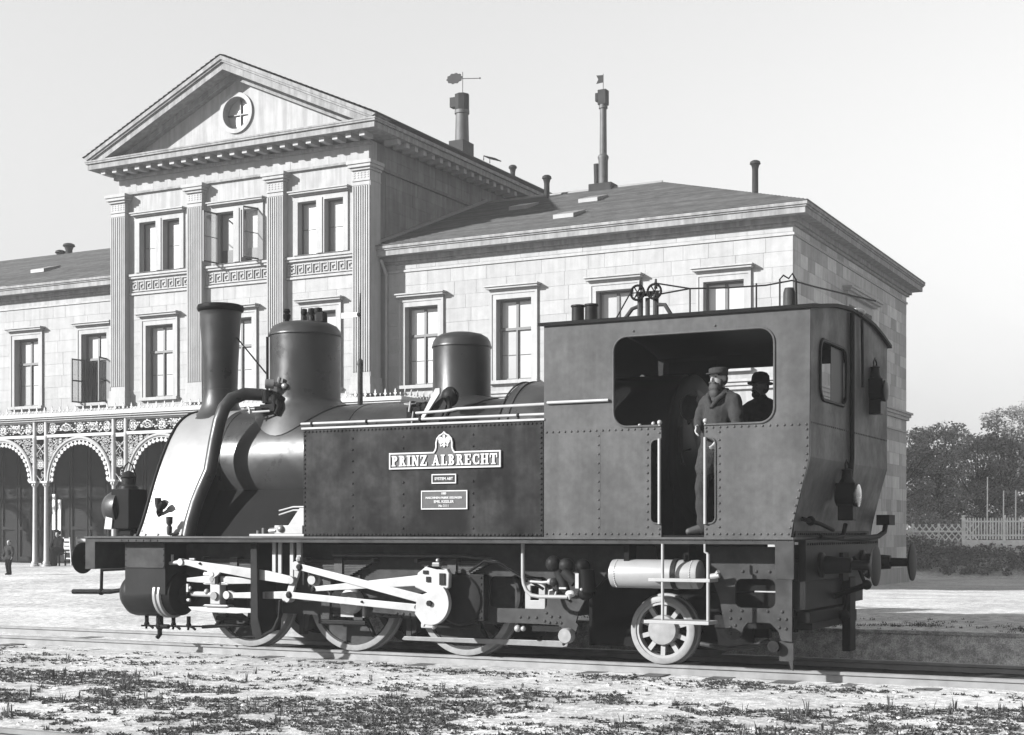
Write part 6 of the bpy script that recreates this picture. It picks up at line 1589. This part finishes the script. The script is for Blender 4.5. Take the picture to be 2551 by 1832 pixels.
def leaves(mb, c, n, rad, size, r, flat=.7):
    for _ in range(n):
        while True:
            p = Vector((r.uniform(-1, 1), r.uniform(-1, 1), r.uniform(-1, 1)))
            if p.length < 1: break
        q = Vector(c) + Vector((p.x * rad, p.y * rad, p.z * rad * flat))
        a = Vector((r.uniform(-1, 1), r.uniform(-1, 1), r.uniform(-.6, .6))).normalized()
        b = a.orthogonal().normalized(); b.rotate(Matrix.Rotation(r.uniform(0, 6.28), 3, a))
        s = size * r.uniform(.6, 1.25)
        k = len(mb.v)
        mb.v += [tuple(q - a * s * .5), tuple(q + b * s * .32 - a * s * .05), tuple(q + a * s * .55), tuple(q - b * s * .32 - a * s * .05)]
        mb.f.append((k, k + 1, k + 2, k + 3))
def raw(mb, name, m, parent=None):
    me = bpy.data.meshes.new(name); me.from_pydata(mb.v, [], mb.f); me.materials.append(M[m])
    return inst(name, me, parent)
def tree(x, y, top, wid, low, label, seed, m='leaf', nclump=80):
    r = random.Random(seed)
    z0 = ground_z(x, y) - .05
    root = empty('tree', (x, y, z0)); tag(root, label, 'tree', 'leafy trees behind the fence')
    H = top - z0
    tr = MB(); th = H * .55
    tr.tube([(0, 0, 0), (.05, .02, th * .35), (-.06, .05, th * .7), (.02, 0, th)], [.17, .14, .11, .08], 9)
    cr = MB()
    for k in range(nclump):
        t = r.random()
        z = low - z0 + (H - (low - z0)) * (t ** .8)
        prof = math.sin(math.pi * min(1, (z / H) * .78 + .12)) ** .7
        a = r.uniform(0, 6.283); rad = wid * prof * math.sqrt(r.uniform(.12, 1))
        c = (rad * math.cos(a), rad * math.sin(a), min(z, H - .25) + r.uniform(-.15, .2))
        if k % 2 == 0:
            zb = max(.5, min(th, c[2] * r.uniform(.45, .75)))
            mid = (c[0] * .45, c[1] * .45, zb + (c[2] - zb) * .4)
            tr.tube([(0, 0, zb), mid, c], [.06, .04, .014], 6)
        leaves(cr, c, r.randint(70, 200), r.uniform(.30, .75), r.choice((.09, .12, .16)), r)
    raw(cr, 'crown', m, root)
    tr.build('trunk', 'bark', root, smooth=60)
tree(-9.3, 53.5, 6.1, 1.95, 1.6, 'leafy tree whose crown rises right against the station corner', 1)
tree(-7.7, 55.5, 6.3, 1.95, 1.5, 'round leafy tree directly above the lattice fence', 2, 'leaf_pale')
tree(-6.2, 57.5, 5.9, 2.05, 1.4, 'lower leafy tree behind the left end of the picket fence', 3)
tree(-4.9, 58.0, 7.3, 2.05, 1.5, 'taller dense tree behind the middle of the picket fence', 4)
tree(-3.4, 58.5, 7.9, 2.15, 1.5, 'tallest leafy tree at the right edge of the picture', 5, 'leaf_pale')
tree(-8.6, 60.0, 5.2, 1.8, 1.0, 'hindmost bushy tree filling the gap behind the lattice fence', 6)
tree(-5.6, 61.0, 6.2, 2.0, 1.0, 'bushy tree in the back row between the middle and left trees', 7)
# planted bank below the fences
hb_ = MB(); r = random.Random(11)
for k in range(330):
    x = r.uniform(-9.0, 5.0); y = r.uniform(46.0, 47.9)
    leaves(hb_, (x, y, ground_z(x, y) + r.uniform(.05, .32)), 46, r.uniform(.22, .42), .13, r, .6)
o = raw(hb_, 'bank_plants', 'hedge'); tag(o, 'dark mass of low plants covering the bank below the fence', 'plants', kind='stuff')
hb_ = MB()
for k in range(150):
    x = r.uniform(-9.5, 4.0); y = r.uniform(48.6, 52)
    leaves(hb_, (x, y, ground_z(x, y) + r.uniform(.1, 1.1)), 46, r.uniform(.3, .6), .14, r, .8)
o = raw(hb_, 'shrubs', 'leaf'); tag(o, 'tangled shrubs filling the garden behind the fences', 'plants', kind='stuff')

# grass and weeds in the yard
def dens(x, y):
    n1 = noise.noise(Vector((x * .55, y * .9, 3.1))); n2 = noise.noise(Vector((x * 1.7, y * 2.2, 8.0))); n3 = noise.noise(Vector((x * 4.5, y * 5.5, 1.0)))
    base = sstep((-2.7 - y + .10 * (x + 2)) / 1.5) * 2.0
    near_rail = .5 * math.exp(-((y + 1.5) / .33) ** 2)
    left = .30 * sstep((-3.5 - x) / 3) * sstep((-1.2 - y) / .5)
    d = base + near_rail + .08 + left
    return d * max(0, .40 + 1.6 * n1 + 1.1 * n2 + .9 * n3)
gr = MB(); r = random.Random(21); cnt = 0
for _ in range(80000):
    x = r.uniform(-12.5, 5.5); y = r.uniform(-8.6, -.95)
    if r.random() > dens(x, y): continue
    z = ground_z(x, y) - .006
    tall = r.random() < .014 and y < -2.4
    nb = r.randint(4, 9) if not tall else r.randint(4, 7)
    hh = r.uniform(.008, .028) if not tall else r.uniform(.05, .12)
    for b in range(nb):
        a = r.uniform(0, 6.283); d = r.uniform(.002, .03); bx_, by_ = x + d * math.cos(a), y + d * math.sin(a)
        h1 = hh * r.uniform(.5, 1.2); ln = h1 * r.uniform(.5, 1.6) if not tall else h1 * r.uniform(.1, .45)
        w_ = r.uniform(.003, .007) if tall or r.random() < .6 else r.uniform(.008, .016)
        px, py = -math.sin(a) * w_, math.cos(a) * w_
        k = len(gr.v)
        gr.v += [(bx_ - px, by_ - py, z), (bx_ + px, by_ + py, z), (bx_ + ln * .45 * math.cos(a) + px * .9, by_ + ln * .45 * math.sin(a) + py * .9, z + h1 * .65), (bx_ + ln * .45 * math.cos(a) - px * .9, by_ + ln * .45 * math.sin(a) - py * .9, z + h1 * .65), (bx_ + ln * math.cos(a), by_ + ln * math.sin(a), z + h1)]
        gr.f += [(k, k + 1, k + 2, k + 3), (k + 3, k + 2, k + 4)]
# strip of grass along the bank behind the track
for _ in range(9000):
    x = r.uniform(-5.3, 5.5); y = 1.97 + abs(r.gauss(0, .9))
    if y > 5 or r.random() > .10 + .7 * noise.noise(Vector((x * 1.3, y * 2, 2))): continue
    z = ground_z(x, y) - .004
    for b in range(5):
        a = r.uniform(0, 6.283); h1 = r.uniform(.01, .04); ln = h1 * r.uniform(.3, 1.0); w_ = r.uniform(.004, .01)
        px, py = -math.sin(a) * w_, math.cos(a) * w_; k = len(gr.v)
        bx_, by_ = x + r.uniform(-.03, .03), y + r.uniform(-.03, .03)
        gr.v += [(bx_ - px, by_ - py, z), (bx_ + px, by_ + py, z), (bx_ + ln * math.cos(a), by_ + ln * math.sin(a), z + h1)]
        gr.f.append((k, k + 1, k + 2))
o = raw(gr, 'grass', 'grass'); tag(o, 'short coarse grass and weeds growing through the bare ground', 'grass', kind='stuff')
# loose stones
pb = MB(); r = random.Random(31)
t_ = (1 + 5 ** .5) / 2
ICO = [Vector(v).normalized() for v in ((-1, t_, 0), (1, t_, 0), (-1, -t_, 0), (1, -t_, 0), (0, -1, t_), (0, 1, t_), (0, -1, -t_), (0, 1, -t_), (t_, 0, -1), (t_, 0, 1), (-t_, 0, -1), (-t_, 0, 1))]
ICF = [(0, 11, 5), (0, 5, 1), (0, 1, 7), (0, 7, 10), (0, 10, 11), (1, 5, 9), (5, 11, 4), (11, 10, 2), (10, 7, 6), (7, 1, 8), (3, 9, 4), (3, 4, 2), (3, 2, 6), (3, 6, 8), (3, 8, 9), (4, 9, 5), (2, 4, 11), (6, 2, 10), (8, 6, 7), (9, 8, 1)]
for _ in range(9000):
    x = r.uniform(-11, 5.5); y = r.uniform(-8, -.9)
    if r.random() > .25 + .75 * sstep((-2.2 - y) / 1.5): continue
    s = r.uniform(.004, .013) if r.random() < .965 else r.uniform(.015, .038)
    z = ground_z(x, y)
    k = len(pb.v)
    sx, sy, sz = s * r.uniform(.7, 1.4), s * r.uniform(.7, 1.4), s * r.uniform(.4, .8)
    pb.v += [(x + v.x * sx * r.uniform(.8, 1.15), y + v.y * sy * r.uniform(.8, 1.15), z + v.z * sz) for v in ICO]
    pb.f += [tuple(i + k for i in f) for f in ICF]
o = raw(pb, 'loose_stones', 'pebble'); tag(o, 'small pale stones scattered among the grass', 'stones', kind='stuff')

# pieces that came out of one builder but stand apart become parts of their own
def split_loose(o, gap=.004):
    me = o.data; n = len(me.vertices)
    par = list(range(n))
    def find(a):
        while par[a] != a: par[a] = par[par[a]]; a = par[a]
        return a
    for e in me.edges:
        a, b = find(e.vertices[0]), find(e.vertices[1])
        if a != b: par[a] = b
    isl = {}
    for i in range(n): isl.setdefault(find(i), []).append(i)
    if len(isl) < 2: return
    boxes = []
    for k, vs_ in isl.items():
        co = [me.vertices[i].co for i in vs_]
        boxes.append([[k], [min(c[j] for c in co) - gap for j in range(3)], [max(c[j] for c in co) + gap for j in range(3)]])
    grp = list(range(len(boxes)))
    def gf(a):
        while grp[a] != a: a = grp[a]
        return a
    for i in range(len(boxes)):
        for j in range(i + 1, len(boxes)):
            if all(boxes[i][1][q] <= boxes[j][2][q] and boxes[j][1][q] <= boxes[i][2][q] for q in range(3)):
                a, b = gf(i), gf(j)
                if a != b: grp[a] = b
    sets = {}
    for i, b in enumerate(boxes): sets.setdefault(gf(i), set()).add(b[0][0])
    if len(sets) < 2: return
    root_of = [find(i) for i in range(n)]
    smooth = any(p.use_smooth for p in me.polygons)
    for qi, roots in enumerate(sets.values()):
        idx = {}; fs = []
        for p in me.polygons:
            if root_of[p.vertices[0]] in roots:
                fs.append([idx.setdefault(v, len(idx)) for v in p.vertices])
        if not fs: continue
        vs_ = [None] * len(idx)
        for a, b in idx.items(): vs_[b] = tuple(me.vertices[a].co)
        nm = bpy.data.meshes.new(me.name); nm.from_pydata(vs_, [], fs)
        for m_ in me.materials: nm.materials.append(m_)
        if smooth:
            nm.polygons.foreach_set('use_smooth', [True] * len(nm.polygons)); nm.set_sharp_from_angle(angle=R(42))
        if qi == 0: first = nm
        else:
            c = o.copy(); c.data = nm; COL.objects.link(c)
    o.data = first
SKIP = {'eagle_crest', 'inscription', 'key_pattern_frieze', 'letter'}
for top in (lo, st):
    for o in list(top.children_recursive):
        if o.type == 'MESH' and o.get('kind') != 'stuff' and o.data.users == 1 and len(o.data.vertices) < 6000 and o.name.split('.')[0] not in SKIP:
            split_loose(o)

# ------------------------------------------------------------------ the dusty summer air over the yard
hz_m = bpy.data.materials.new('pale_dusty_air'); hz_m.use_nodes = True
hn = hz_m.node_tree
for n in list(hn.nodes): hn.nodes.remove(n)
h_o = hn.nodes.new('ShaderNodeOutputMaterial'); h_v = hn.nodes.new('ShaderNodeVolumePrincipled')
h_v.inputs['Color'].default_value = (.85, .85, .85, 1); h_v.inputs['Density'].default_value = .0010; h_v.inputs['Anisotropy'].default_value = 0.0
hn.links.new(h_v.outputs[0], h_o.inputs['Volume'])
hz = MB().box(-330, 350, -70, 420, -2.5, 21.0).build('haze', hz_m)
tag(hz, 'thin pale dusty haze over the yard softening the station', kind='stuff')
